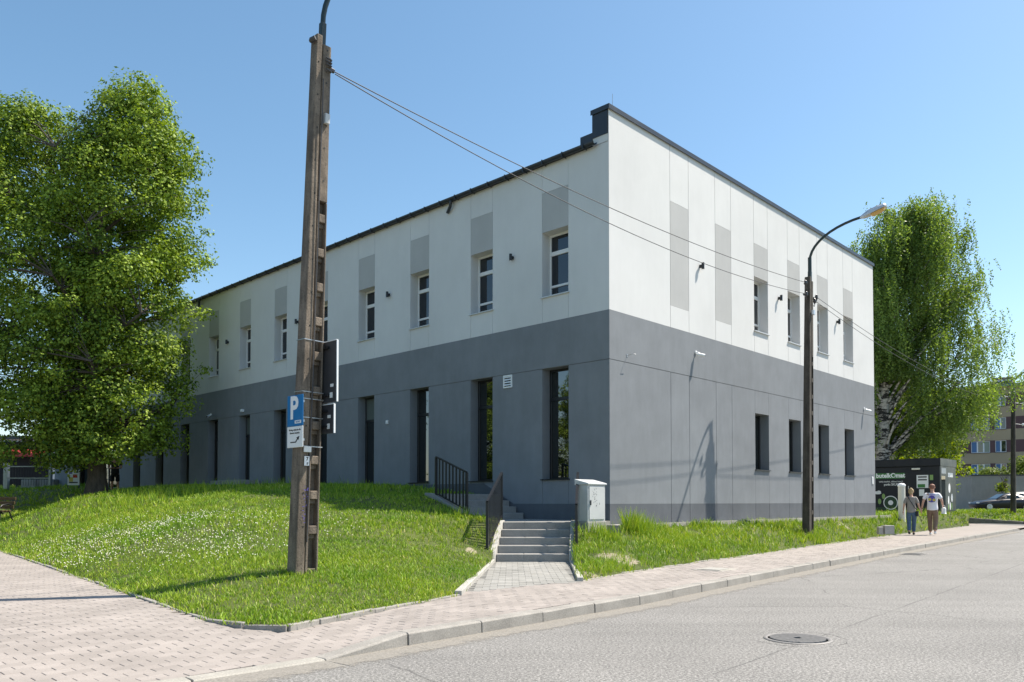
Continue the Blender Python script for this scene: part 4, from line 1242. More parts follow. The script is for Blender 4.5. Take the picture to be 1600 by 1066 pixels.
for (z0, z1, wd, lab, nm) in ((0.0, .80, .46, 'large blank-backed traffic sign on the right side of the pole, upper plate', 'upper'), (-.40, -.02, .40, 'smaller traffic plate seen from behind, under the large one on the pole', 'lower')):
    bs = thing('traffic_sign', so2 + Vector((0, 0, z0)), lab, 'sign', 'traffic sign plates seen from behind')
    f2 = (lambda o: (lambda x, d, z: tuple(o - b3 * x + a3 * d + Vector((0, 0, z)))))(so2 - Vector((0, 0, 0)) + b3 * .06)
    MB().box(0.0, wd, 0, .008, z0, z1, 0, f2).build('plate_back', 'signback', bs, bevel=.002, seg=1)
    MB().box(wd - .012, wd + .004, -.006, .016, z0 + .002, z1 - .002, 0, f2).box(.0, wd - .014, -.005, .014, z1 - .006, z1 + .006, 0, f2).build('rim', 'signwhite', bs)
    for zz in (z0 + .08, z1 - .10): MB().box(-.02, wd * .62, -.03, -.0005, zz, zz + .03, 0, f2).build('rear_channel', 'black', bs)
    MB().box(wd - .15, wd - .08, -.0045, -.001, z0 + .2, z0 + .24, 0, f2).box(wd - .16, wd - .10, -.0045, -.001, z0 + .06, z0 + .13, 0, f2).build('maker_sticker', 'paperwhite', bs)

# right pole
PR_BASE = (8.03, 21.45, .30); PR_TOP = (8.12, 21.45, 7.18)
pr, PQ, PXr, _, _, HR = concrete_pole(PR_BASE, PR_TOP, 'dark concrete lamp pole with curved arm in front of the sunny facade', wa=(.15, .16), wt=(.11, .12), pmat='pole_dark')
outd = Vector((0.82, -0.57)).normalized()
MB().bar(PQ(.06, .0, HR - .35), PQ(.06, .0, HR + .28), .09, .09, n3).build('arm_socket', 'armgreen', pr, bevel=.01)
tb = PQ(.06, 0, HR + .26)
MB().tube([tb, tb + Vector((0, 0, .4))], .05, 12).build('arm_base', 'armgreen', pr)
pts = arm_points(tb + Vector((0, 0, .3)), outd, .95, 1.35)
MB().tube(pts, .036, 12).build('lamp_arm', 'armgreen', pr)
lamp_head(pr, pts[-1], outd, .30, .62)
MB().bar(PQ(-.32, .0, HR - .42), PQ(.36, 0, HR - .42), .05, .05).build('crossbar', 'armgreen', pr)
ins = {}
for i, (x, z) in enumerate(((-.36, -.12), (-.30, -.42), (.36, -.38), (.24, -.5))):
    q = PQ(x, .06, HR + z)
    MB().lathe(tuple(q), [(.012, -.10), (.035, -.05), (.05, -.03), (.03, .0), (.048, .02), (.03, .05), (.012, .07)], 12).tube([q + Vector((0, 0, -.1)), q + Vector((0.0, 0.02, -.16)), PQ(x * .5, .02, HR + z - .12)], .010, 6).build('insulator', 'ceramic', pr)
    ins[i] = q
MB().box(-.06, .05, .10, .16, HR - .95, HR - .82, 0, lambda x, d, z: tuple(PQ(x, d, z))).build('cable_box', 'lampshell', pr, bevel=.006)

# far lamp post
FP = Vector((27.9, 44.0, .45)); FT = Vector((28.02, 44.0, 7.35))
fp = thing('street_lamp', FP, 'dark slender street lamp post on the far verge by the black car', 'lamp post')
MB().tube([FP - Vector((0, 0, .3)), FP.lerp(FT, .3), FT], [.15, .13, .10], 12).build('post', 'pole_dark', fp)
MB().tube([FT - Vector((0, 0, .2)), FT + Vector((0, 0, .35))], [.12, .05], 12).build('arm_socket', 'armgreen', fp)
o2 = Vector((0.9, -0.43)).normalized()
pts = arm_points(FT + Vector((0, 0, .3)), o2, 1.0, 1.5)
MB().tube(pts, .045, 10).build('lamp_arm', 'armgreen', fp)
lamp_head(fp, pts[-1], o2, .25, .7)
fi = []
for (x, z) in ((-.5, -.35), (.55, -.72), (.5, -1.9)):
    q = FT + Vector((x, 0, z)); fi.append(q)
    MB().lathe(tuple(q), [(.02, -.08), (.05, -.03), (.06, 0), (.04, .05), (.015, .08)], 10).tube([q, Vector((FT.x, FT.y, q.z + .05))], .012, 6).build('insulator', 'signwhite', fp)

# overhead wires
def wire(a, c, sag, label):
    a = Vector(a); c = Vector(c)
    p = [a.lerp(c, i / 24) - Vector((0, 0, sag * 4 * (i / 24) * (1 - i / 24))) for i in range(25)]
    o = MB().tube(p, .0075, 5).build('overhead_wire', 'wire')
    tag(o, label, 'wire', 'overhead wires between the lamp poles')
w0 = PP(.20, .02, HL - .27)
wire(w0, ins[0], .25, 'upper overhead wire from the twin pole to the sunny-side pole')
wire(w0 + Vector((.01, 0, -.03)), ins[1], .42, 'lower overhead wire from the twin pole to the sunny-side pole')
wire(ins[2], fi[0], .5, 'upper overhead wire from the sunny-side pole to the far street lamp')
wire(ins[3], fi[1], .7, 'lower overhead wire from the sunny-side pole to the far street lamp')

# ------------------------------------------------------------------ trees
def quads_mesh(name, V, mat, rv, parent, n=4):
    nf = len(V) // n
    me = bpy.data.meshes.new(name)
    me.vertices.add(len(V)); me.vertices.foreach_set('co', np.asarray(V, np.float32).ravel())
    me.loops.add(len(V)); me.loops.foreach_set('vertex_index', np.arange(len(V), dtype=np.int32))
    me.polygons.add(nf)
    me.polygons.foreach_set('loop_start', np.arange(0, len(V), n, dtype=np.int32))
    try: me.polygons.foreach_set('loop_total', np.full(nf, n, np.int32))
    except Exception: pass
    me.materials.append(M[mat]); me.update(calc_edges=True); me.validate()
    at = me.attributes.new('rnd', 'FLOAT', 'FACE'); at.data.foreach_set('value', np.asarray(rv, np.float32))
    o = bpy.data.objects.new(name, me); COL.objects.link(o)
    if parent: o.parent = parent
    return o

def leaf_quads(C, Nn, size, aspect=0.75):
    """rhombic leaves at C, facing Nn"""
    n = len(C)
    Nn = Nn / (np.linalg.norm(Nn, axis=1, keepdims=True) + 1e-9)
    t = rng.normal(size=(n, 3)); t -= Nn * (t * Nn).sum(1, keepdims=True); t /= np.linalg.norm(t, axis=1, keepdims=True) + 1e-9
    bt = np.cross(Nn, t)
    s = np.asarray(size)[:, None]
    V = np.stack([C - t * s * .5, C + bt * s * aspect * .5 - t * s * .08, C + t * s * .55 + Nn * s * .1, C - bt * s * aspect * .5 - t * s * .08], 1)
    return V.reshape(-1, 3)

def branches(m, top, limbs, r0, base_z=-.3, flare=1.35):
    pass

def broad_tree(name, base, label, cat, env, H, tr, leafmat, leaf, nclump, per, group=None, seed=1, barkmat='bark', lobes=None, cr=(.42, .85), crown_z0=2.6, trunk_top=.8, squash=.7):
    """env(z) -> list of (cx, cy, r) columns at height z above ground"""
    rg = np.random.default_rng(seed); rr = random.Random(seed)
    e = thing(name, base, label, cat, group, local=True)
    cl = []
    tries = 0
    while len(cl) < nclump and tries < 200000:
        tries += 1
        z = rr.uniform(crown_z0, H)
        cols = env(z)
        cx, cy, r = rr.choice(cols)
        if r <= 0.15: continue
        q = math.sqrt(rr.random()); a_ = rr.uniform(0, 2 * math.pi)
        if q < .6 and rr.random() < .75: continue
        p = Vector((cx + math.cos(a_) * q * r, cy + math.sin(a_) * q * r, z))
        if any((p - c).length < .36 * cr[1] for c, _ in cl[-300:]): continue
        cl.append((p, rr.uniform(*cr)))
    for _ in range(int(nclump * .3)):
        z = rr.uniform(crown_z0 + .5, H + .25); cols = env(min(z, H - .3)); cx, cy, r = rr.choice(cols)
        a_ = rr.uniform(0, 2 * math.pi); q = rr.uniform(1.02, 1.2)
        cl.append((Vector((cx + math.cos(a_) * q * (r + cr[1] * .4), cy + math.sin(a_) * q * (r + cr[1] * .4), z)), cr[1] * rr.uniform(.22, .38)))
    # trunk and limbs
    m = MB()
    tpts = [Vector((0, 0, -.3)), Vector((0, 0, .05)), Vector((.02, 0, .6))]
    for i in range(1, 8):
        z = .6 + (H * trunk_top - .6) * i / 7
        tpts.append(Vector((rr.uniform(-.12, .12) * i / 3, rr.uniform(-.12, .12) * i / 3, z)))
    rad = [tr * 1.6, tr * 1.35, tr] + [tr * (1 - .86 * i / 7) for i in range(1, 8)]
    m.tube(tpts, rad, 12)
    def on_trunk(z):
        for a_, c_ in zip(tpts[:-1], tpts[1:]):
            if a_.z <= z <= c_.z: return a_.lerp(c_, (z - a_.z) / (c_.z - a_.z + 1e-6))
        return tpts[-1]
    nodes = []
    for k in range(16):
        z = 1.8 + (H * .72 - 1.8) * (k / 15); st_ = on_trunk(min(z, tpts[-1].z - .05))
        a_ = k * 2.4 + rr.uniform(-.3, .3); cols = env(min(H - .5, z + 1.6)); 
        far_ = max([math.hypot(c[0], c[1]) + c[2] for c in cols] + [.8]) * .45
        d = Vector((math.cos(a_), math.sin(a_), 0))
        p1 = st_ + d * far_ * .45 + Vector((0, 0, .7)); p2 = st_ + d * far_ + Vector((rr.uniform(-.3, .3), rr.uniform(-.3, .3), 1.3))
        r_ = tr * (.5 - .32 * k / 15)
        m.tube([st_, p1, p2], [r_, r_ * .7, r_ * .3], 7, caps=False)
        nodes += [p1, p1.lerp(p2, .5), p2]
    nodes += [p for p in tpts[4:]]
    for c, r in cl:
        best = min(nodes, key=lambda q: (q - c).length + max(0, q.z - c.z) * 1.5)
        mid = best.lerp(c, .5) + Vector((rr.uniform(-.1, .1), rr.uniform(-.1, .1), .12))
        k_ = 1.0 if r > .42 * cr[1] else .4
        m.tube([best, mid, c], [.035 * k_, .022 * k_, .008 * k_], 5, caps=False)
    tk = m.build('trunk', barkmat, e, recalc=False)
    # leaves, gathered in shells round the twig ends
    V = []; RV = []
    for c, r in cl:
        n = max(30, int(per * (r / cr[1]) ** 2 * rr.uniform(.75, 1.2)))
        d = rg.normal(size=(n, 3)); d /= np.linalg.norm(d, axis=1, keepdims=True)
        rad_ = r * rg.uniform(.2, 1.0, (n, 1)) ** .45
        wob = 1 + .35 * np.sin(d[:, :1] * 5 + rr.uniform(0, 6)) * np.cos(d[:, 1:2] * 4 + rr.uniform(0, 6))
        C = np.array(c) + d * rad_ * wob * np.array([1, 1, squash])
        up = np.array([0, 0, .6]) + d * .75 + rg.normal(size=(n, 3)) * .45
        V.append(leaf_quads(C, up, leaf * rg.uniform(.65, 1.25, n))); RV.append(np.clip(rg.normal(.45, .27, n) + rr.uniform(-.2, .2), 0, 1))
    quads_mesh('crown', np.concatenate(V), leafmat, np.concatenate(RV), e)
    return e

def env_linden(z):
    h = z
    def prof(t, pts):
        for (a_, r0), (c_, r1) in zip(pts[:-1], pts[1:]):
            if a_ <= t <= c_: return r0 + (r1 - r0) * (t - a_) / (c_ - a_)
        return 0
    right = prof(h, [(1.2, 1.9), (3.0, 2.15), (5.0, 2.2), (6.5, 2.3), (10.0, 2.35), (11.3, 1.9), (12.3, 1.2), (13.0, .7), (13.3, .2)])
    left = prof(h, [(1.2, 2.6), (3.5, 3.2), (8, 3.2), (10.6, 2.5), (12.0, 1.5), (12.9, .5)])
    out = []
    if right > 0: out.append((.55 + max(0, h - 9) * .14, 0, right))
    if left > 0: out.append((-2.5, .3, left))
    return out or [(0, 0, 0)]
lin = broad_tree('linden_tree', (-15.0, 28.5, 1.36), 'broad leafy linden tree with dark trunk on the lawn at left', 'tree', env_linden, 13.4, .30, 'linden', .105, 400, 950, seed=4, cr=(.5, 1.1), crown_z0=1.2, squash=.6)
lin.scale = (1.10, .82, 1.10)
# trees across the left street, mirrored by the ground floor windows
REFL = 'leafy tree across the left street, mirrored in the shaded ground floor windows'
for (x, y, s, a_) in ((-27, 13.5, .85, 1.0), (-30, 20.5, .9, 2.2), (-29, 6.5, .85, 3.7), (-33, 27.5, .9, 5.0)):
    c = copy_tree(lin); c.location = (x, y, 0); c.rotation_euler = (0, 0, a_); c.scale = (s, s, s * .8)
    c['label'] = REFL; c['group'] = 'trees across the left street'

def env_small(z, H=8.5, r=3.0):
    t = z / H
    return [(0, 0, r * math.sin(math.pi * min(1, max(0, (t * .95 + .05)))) ** .7)]
broad_tree('maple_tree', (22.3, 47.0, .4), 'bright yellow-green tree glowing behind the birch and the black kiosk', 'tree', lambda z: env_small(z, 9.0, 3.9), 9.0, .2, 'maple', .16, 170, 260, seed=8, cr=(.5, .95), crown_z0=1.0)
broad_tree('maple_tree', (17.5, 50.0, .4), 'yellow-green tree standing behind the birch trunk', 'tree', lambda z: env_small(z, 9.5, 3.6), 9.5, .2, 'maple', .16, 150, 240, seed=18, cr=(.5, .95), crown_z0=1.0)

def birch(base, label):
    rg = np.random.default_rng(21); rr = random.Random(21)
    e = thing('birch_tree', base, label, 'tree', local=True)
    H = 15.0
    m = MB()
    tp = [Vector((0, 0, -.4)), Vector((0, 0, .1)), Vector((.02, 0, 2.5)), Vector((.10, 0, 5.0)), Vector((.25, .1, 7.5)), Vector((.6, 0, 10)), Vector((1.1, .0, 12.2)), Vector((1.6, 0, 13.8))]
    m.tube(tp, [.46, .38, .31, .26, .19, .13, .07, .03], 12)
    ends = []
    def prof(z):      # crown reach left / right at height z
        pts = [(2.2, 1.6, 4.2), (4, 2.6, 5.6), (7, 3.4, 6.9), (9, 3.4, 6.6), (11, 2.4, 5.6), (12.5, 1.7, 4.8), (13.6, 1.2, 4.3), (14.6, .5, 3.5), (15.7, -.9, 2.5)]
        for a_, c_ in zip(pts[:-1], pts[1:]):
            if a_[0] <= z <= c_[0]:
                k = (z - a_[0]) / (c_[0] - a_[0]); return a_[1] + (c_[1] - a_[1]) * k, a_[2] + (c_[2] - a_[2]) * k
        return .3, .3
    for k in range(86):
        zt = rr.uniform(4.6, 15.2) if k > 5 else 15.7 - k * .5
        l_, r_ = prof(zt)
        a_ = k * 2.399 + rr.uniform(-.3, .3)
        cx = (r_ - l_) / 2; rx = (r_ + l_) / 2
        q = rr.uniform(.55, 1.0)
        tip = Vector((cx + math.cos(a_) * rx * q, math.sin(a_) * 3.0 * q * min(1, rx / 3), zt))
        z0 = max(2.6, min(13.4, zt - 2.0 - .5 * math.hypot(tip.x, tip.y)))
        st_ = None
        for p, c_ in zip(tp[:-1], tp[1:]):
            if p.z <= z0 <= c_.z: st_ = p.lerp(c_, (z0 - p.z) / (c_.z - p.z))
        mid = st_.lerp(tip, .5) + Vector((0, 0, .45))
        br = .09 - .004 * (z0)
        pl_ = [st_, st_.lerp(mid, .5) + Vector((0, 0, .15)), mid, mid.lerp(tip, .6) + Vector((0, 0, .15)), tip]
        m.tube(pl_, [br, br * .8, br * .6, br * .35, .012], 6, caps=False)
        for j in range(9):
            t = .35 + .65 * j / 8
            i0 = min(3, int(t * 4)); q_ = pl_[i0].lerp(pl_[i0 + 1], t * 4 - i0)
            ends.append(q_ + Vector((rr.gauss(0, .25), rr.gauss(0, .3), rr.uniform(-.05, .25))))
    V = []; RV = []; tw = MB()
    for q in ends:
        sh = rr.uniform(-.15, .15)
        for s_ in range(9):
            p = np.array(q) + rg.normal(size=3) * np.array([.28, .28, .18])
            L = rr.uniform(.5, 2.1) if q.z > 4.5 else rr.uniform(.4, 1.1)
            n = int(L / .042)
            t = np.linspace(0, 1, n)[:, None]
            drift = rg.normal(size=2) * .13
            C = p + np.hstack([drift[0] * t * L + rg.normal(size=(n, 1)) * .055, drift[1] * t * L + rg.normal(size=(n, 1)) * .055, -L * t])
            C = C[(C[:, 2] > 1.6) & ~((np.abs(C[:, 0] - .1) < .75) & (C[:, 1] < .4) & (C[:, 2] < 6.4))]
            if len(C) < 2: continue
            nn = rg.normal(size=(len(C), 3)) + np.array([0, 0, .25])
            V.append(leaf_quads(C, nn, rg.uniform(.065, .125, len(C)), .75)); RV.append(np.clip(rg.normal(.45, .2, len(C)) + sh, 0, 1))
    m.build('trunk', 'birchbark', e, recalc=False)
    quads_mesh('crown', np.concatenate(V), 'birchleaf', np.concatenate(RV), e)
birch((18.2, 38.8, .55), 'tall weeping birch with black and white trunk behind the kiosk')
for (x, y, h, r, sd_, lab) in ((49.5, 76, 4.9, 2.6, 31, 'pale green shrub rising over the garage wall left of the far lamp'), (53.8, 76, 5.6, 2.4, 32, 'pale green shrub rising over the garage wall at the far lamp'), (46.0, 76, 4.0, 2.0, 33, 'low pale shrub at the left end of the garage wall')):
    broad_tree('garden_shrub', (x, y, .36), lab, 'shrub', (lambda H_, r_: (lambda z: env_small(z, H_, r_)))(h, r), h, .1, 'shrub', .17, 60, 200, seed=sd_, cr=(.4, .75), crown_z0=.6)
broad_tree('garden_shrub', (39.6, 63.8, .36), 'small bright climber at the left edge of the garage wall', 'shrub', lambda z: env_small(z, 2.4, .55), 2.4, .05, 'maple', .12, 16, 120, seed=35, cr=(.2, .4), crown_z0=.4)

# ------------------------------------------------------------------ grass, weeds, clover
def scatter(poly, zf, spec, patches=()):
    """spec: list of (near, far, tufts per m2, blades, height, width)"""
    V = []; RV = []
    xs = np.array([p[0] for p in poly]); ys = np.array([p[1] for p in poly])
    for (n0, n1, den, nb, hgt, wid) in spec:
        y0, y1 = max(ys.min(), n0 * .6), min(ys.max(), n1); x0, x1 = xs.min(), xs.max()
        cnt = int((x1 - x0) * (y1 - y0) * den)
        X = rng.uniform(x0, x1, cnt); Y = rng.uniform(y0, y1, cnt)
        D = Y
        k = (D >= n0) & (D < n1) & inpoly(X, Y, poly) & (np.abs(X / np.maximum(Y, .1)) < .70)
        X = X[k]; Y = Y[k]
        if not len(X): continue
        dens = .55 + .45 * np.sin(X * 1.7 + np.sin(Y * 1.1) * 2) * np.cos(Y * 1.3 + np.sin(X * .8))
        keep = rng.random(len(X)) < np.clip(.35 + dens * .75, .22, 1)
        for (px, py, rx, ry, a_) in patches:
            dx, dy = X - px, Y - py
            u = (dx * math.cos(a_) + dy * math.sin(a_)) / rx; v = (-dx * math.sin(a_) + dy * math.cos(a_)) / ry
            q = np.hypot(u, v) + .35 * (np.sin(X * 5.1) * np.cos(Y * 4.3))
            keep &= (q > .75) | (rng.random(len(X)) < .35)
        X = X[keep]; Y = Y[keep]; n = len(X)
        Z = zf(X, Y)
        patch = np.clip(.5 + .5 * np.sin(X * .9 + 1.3 * np.sin(Y * .7)) * np.sin(Y * 1.1 + X * .4), 0, 1)
        for bidx in range(nb):
            bx = X + rng.normal(0, .035, n); by = Y + rng.normal(0, .035, n)
            h = hgt * rng.uniform(.45, 1.25, n) * (.75 + .5 * patch); a_ = rng.uniform(0, 2 * np.pi, n)
            lean = rng.uniform(.1, .85, n) * h; la = rng.uniform(0, 2 * np.pi, n)
            w = wid * rng.uniform(.6, 1.3, n)
            cx, sx = np.cos(a_) * w / 2, np.sin(a_) * w / 2
            lx, ly = np.cos(la) * lean, np.sin(la) * lean
            z0 = Z - .012
            b0 = np.stack([bx - cx, by - sx, z0], 1); b1 = np.stack([bx + cx, by + sx, z0], 1)
            m1 = np.stack([bx + cx * .8 + lx * .35, by + sx * .8 + ly * .35, z0 + h * .6], 1)
            m0 = np.stack([bx - cx * .8 + lx * .35, by - sx * .8 + ly * .35, z0 + h * .6], 1)
            t1 = np.stack([bx + cx * .15 + lx, by + sx * .15 + ly, z0 + h], 1); t0 = np.stack([bx - cx * .15 + lx, by - sx * .15 + ly, z0 + h], 1)
            V.append(np.stack([b0, b1, m1, m0], 1).reshape(-1, 3)); V.append(np.stack([m0, m1, t1, t0], 1).reshape(-1, 3))
            rv = np.clip(rng.normal(.42, .2, n) + .12 * (patch - .5) + (rng.random(n) < .06) * .6, 0, 1)
            RV += [rv, rv]
    return np.concatenate(V), np.concatenate(RV)
PR_ = [(1.85, 13.8, 0.62, 0.75, 0.3), (1.15, 12.1, 0.25, 0.7, 0.2), (10.3, 25.4, 1.8, 0.42, 1.9)]
V, rv = scatter(LAWN_L, zL, [(7.0, 13.0, 520, 5, .055, .0095), (13.0, 20.0, 230, 5, .068, .013), (20.0, 33.0, 70, 5, .10, .02), (33, 46, 18, 5, .15, .03)])
o = quads_mesh('lawn_grass', V, 'grass', rv, None); tag(o, 'sunlit green grass of the lawn left of the stairs', 'grass', kind='stuff')
V, rv = scatter(LAWN_R, zR, [(10.5, 18.0, 300, 5, .11, .011), (18.0, 28.0, 110, 5, .13, .017), (28, 45, 30, 5, .15, .028)], PR_)
o = quads_mesh('verge_grass', V, 'grass', rv, None); tag(o, 'rough green grass strip below the sunny facade', 'grass', kind='stuff')
V, rv = scatter(VERGE, zV, [(39, 52, 24, 5, .17, .035)])
o = quads_mesh('far_grass', V, 'grass', rv, None); tag(o, 'tall grass on the far verge in front of the parked cars', 'grass', kind='stuff')
# tall weeds at the wall and the building corner
WV = []; WR = []
for (x, y, r, n, h) in ((*facr(-.35, .75), .35, 130, .45), (*facr(.3, .7), .5, 120, .30), (*facr(3, .75), .6, 70, .18), (*facr(6, .7), 1.2, 80, .18), (8.2, 21.3, .6, 90, .25), (10.2, 22.9, .9, 90, .28), (1.75, 15.6, .5, 110, .26), (-1.2, 16.9, .6, 60, .22), (*fac(6, 2.6), 1.6, 130, .24), (*fac(12, 4), 3.0, 260, .3), (-12, 23, 3.0, 160, .3), (13.5, 28.3, .8, 80, .25), (17.5, 34.3, 1.4, 90, .3)):
    X = rng.normal(x, r * .5, n); Y = rng.normal(y, r * .5, n)
    ins_ = inpoly(X, Y, LAWN_R) | inpoly(X, Y, LAWN_L); X = X[ins_]; Y = Y[ins_]; k = len(X)
    if not k: continue
    Z = np.where(inpoly(X, Y, LAWN_L), zL(X, Y), zR(X, Y))
    for _ in range(4):
        hh = h * rng.uniform(.4, 1.2, k); la = rng.uniform(0, 6.28, k); ln = hh * rng.uniform(.1, .6, k); a_ = rng.uniform(0, 6.28, k); w = .012 * rng.uniform(.6, 1.4, k) * (1 + Y / 40)
        cx, sx = np.cos(a_) * w / 2, np.sin(a_) * w / 2
        b0 = np.stack([X - cx, Y - sx, Z], 1); b1 = np.stack([X + cx, Y + sx, Z], 1)
        t = np.stack([X + np.cos(la) * ln, Y + np.sin(la) * ln, Z + hh], 1); t2 = t + np.stack([cx * .2, sx * .2, 0 * cx], 1)
        WV.append(np.stack([b0, b1, t2, t], 1).reshape(-1, 3)); WR.append(np.clip(rng.normal(.45, .25, k), 0, 1))
for pts_ in (EDGE_L, EDGE_R):
    q_ = resample([Vector(p) for p in pts_], .05)
    X = np.array([p[0] for p in q_]); Y = np.array([p[1] for p in q_])
    k0 = (Y < 26) & (rng.random(len(X)) < np.clip(.25 + .6 * np.sin(X * 2.3 + Y) * np.sin(Y * 1.7), .05, .9))
    X = X[k0]; Y = Y[k0]; k = len(X)
    for _ in range(9):
        x_ = X + rng.normal(0, .04, k); y_ = Y + rng.normal(0, .04, k)
        hh = .06 * rng.uniform(.3, 1.3, k); la = rng.uniform(0, 6.28, k); ln = hh * rng.uniform(.2, 1.2, k); a_ = rng.uniform(0, 6.28, k); w = .011 * rng.uniform(.6, 1.4, k)
        cx, sx = np.cos(a_) * w / 2, np.sin(a_) * w / 2; z_ = np.zeros(k)
        b0 = np.stack([x_ - cx, y_ - sx, z_], 1); b1 = np.stack([x_ + cx, y_ + sx, z_], 1)
        t = np.stack([x_ + np.cos(la) * ln, y_ + np.sin(la) * ln, z_ + hh], 1); t2 = t + np.stack([cx * .3, sx * .3, 0 * cx], 1)
        WV.append(np.stack([b0, b1, t2, t], 1).reshape(-1, 3)); WR.append(np.clip(rng.normal(.5, .3, k), 0, 1))
o = quads_mesh('tall_weeds', np.concatenate(WV), 'grass', np.concatenate(WR), None); tag(o, 'tall thin weeds along the walls, poles and lawn', 'weeds', kind='stuff')
# white clover heads
fl = MB(); base_s = [(0, 0, 1), (1, 0, 0), (0, 1, 0), (-1, 0, 0), (0, -1, 0), (0, 0, -.7)]
ff = [(0, 1, 2), (0, 2, 3), (0, 3, 4), (0, 4, 1), (5, 2, 1), (5, 3, 2), (5, 4, 3), (5, 1, 4)]
cnt = 0
while cnt < 1500:
    c_ = rnd.choice([(-8.6, 14.9, 1.5, 1.1), (-7.4, 15.0, 1.6, 1.0), (-6.2, 14.6, 1.4, .9), (-9.4, 17, 1.2, 1.0), (-5.4, 12.8, 1.2, .8), (-4.4, 11.9, .9, .7), (-3.9, 14, 1.3, 1.2), (-7, 13.2, 1.3, .8)])
    x, y = rnd.gauss(c_[0], c_[2] * .6), rnd.gauss(c_[1], c_[3] * .6)
    if not inpoly(np.array(x), np.array(y), LAWN_L): continue
    z = float(zL(np.array([x]), np.array([y]))[0]) + rnd.uniform(.05, .12); r = rnd.uniform(.007, .014)
    fl.add([(x + p[0] * r, y + p[1] * r, z + p[2] * r) for p in base_s], ff); cnt += 1
o = fl.build('clover_flowers', 'clover', recalc=False); tag(o, 'white clover heads scattered over the left lawn', 'clover', kind='stuff')

# ------------------------------------------------------------------ street covers
mh = thing('manhole_cover', (2.62, 7.28, ROADZ), 'round ribbed cast iron manhole cover in the asphalt', 'manhole cover')
MB().lathe((2.62, 7.28, ROADZ), [(.262, .003), (.27, .010), (.295, .010), (.302, .003)], 40).build('frame_ring', 'iron', mh)
MB().lathe((2.62, 7.28, ROADZ), [(.0001, .0035), (.258, .0035)], 40).build('cover_plate', 'ink', mh)
for i in range(-11, 12):
    y = i * .0215
    half = math.sqrt(max(.0, .245 ** 2 - y * y))
    if half < .05: continue
    spans = [(-half, half)] if abs(y) > .03 else [(-half, -.03), (.03, half)]
    for a_, c_ in spans:
        if c_ - a_ < .03: continue
        MB().bar((2.62 + a_, 7.28 + y * 1.0 + a_ * .35 * 0, ROADZ + .008), (2.62 + c_, 7.28 + y, ROADZ + .008), .0125, .010).build('rib', 'iron', mh)
dg = thing('storm_drain', (9.6, 18.95, ROADZ), 'dark storm drain grate sunk in the road by the kerb', 'drain')
frd = lambda x, y, z: (9.6 + KD.x * x + KN.x * y, 18.95 + KD.y * x + KN.y * y, ROADZ + z)
MB().box(-.3, .3, -.24, -.20, .002, .010, 0, frd).box(-.3, .3, .20, .24, .002, .010, 0, frd).box(-.3, -.26, -.2, .2, .002, .010, 0, frd).box(.26, .3, -.2, .2, .002, .010, 0, frd).build('frame', 'iron', dg)
MB().box(-.26, .26, -.2, .2, .001, .003, 0, frd).build('sump', 'ink', dg)
for i in range(9): MB().box(-.235 + i * .055, -.215 + i * .055, -.2, .2, .0035, .009, 0, frd).build('bar', 'iron', dg)
uc = thing('utility_cover', (3.5, 13.82, 0), 'pale square utility cover set in the pinkish pavement', 'utility cover')
fru = lambda x, y, z: (3.45 + KD.x * x + KN.x * y, 13.45 + KD.y * x + KN.y * y, z)
MB().cbox(-.32, .32, -.28, .28, -.05, .006, .004, 0, fru).build('surround', 'kerb_pale', uc)
MB().box(-.2, .2, -.16, .16, .0065, .013, 0, fru).build('lid', 'block', uc, bevel=.003, seg=1)
MB().box(-.26, -.22, -.2, .2, .0065, .0095, 0, fru).build('slot', 'iron', uc)

# ------------------------------------------------------------------ kiosk with prints
KC = Vector((19.49, 36.0)); KZ = .58
fk = lambda x, d, z: (KC.x + B2.x * x + A2.x * d, KC.y + B2.y * x + A2.y * d, KZ + z)     # x to the left along the front, d into the kiosk
ks = thing('bottle_return_kiosk', (KC.x, KC.y, KZ), 'black bottle return kiosk with green and white prints under the birch', 'kiosk')
KL, KW, KH = 4.2, 2.45, 2.2
MB().box(0.0, KL, 0.0, KW, .12, KH, 0, fk).build('body', 'kiosk', ks, bevel=.015)
MB().box(.05, KL - .05, .05, KW - .05, -.25, .12, 0, fk).build('base', 'block', ks)
MB().box(-.06, KL + .06, -.06, KW + .06, KH + .002, KH + .36, 0, fk).build('roof_fascia', 'kiosk', ks, bevel=.03)
MB().box(-.068, -.0605, -.05, KW + .05, KH + .01, KH + .35, 0, fk).build('fascia_end', 'kioskside', ks)
MB().box(-.045, -.001, .02, KW - .02, .14, KH, 0, fk).build('side_panel', 'kioskside', ks)
MB().box(-.052, -.0455, .12, .72, .25, 1.75, 0, fk).build('side_window', 'glass_low', ks)
for (d0, d1, z0, z1, m_) in ((.15, .85, 1.86, 2.12, 'sill'), (1.15, 1.95, 1.72, 1.92, 'paperwhite')): MB().box(-.053, -.046, d0, d1, z0, z1, 0, fk).build('side_print', m_, ks)
Mk = Matrix(((-B2.x, 0, -A2.x, 0), (-B2.y, 0, -A2.y, 0), (0, 1, 0, 0), (0, 0, 0, 1)))     # text on the front
Mk2 = Matrix(((A2.x, 0, -B2.x, 0), (A2.y, 0, -B2.y, 0), (0, 1, 0, 0), (0, 0, 0, 1)))
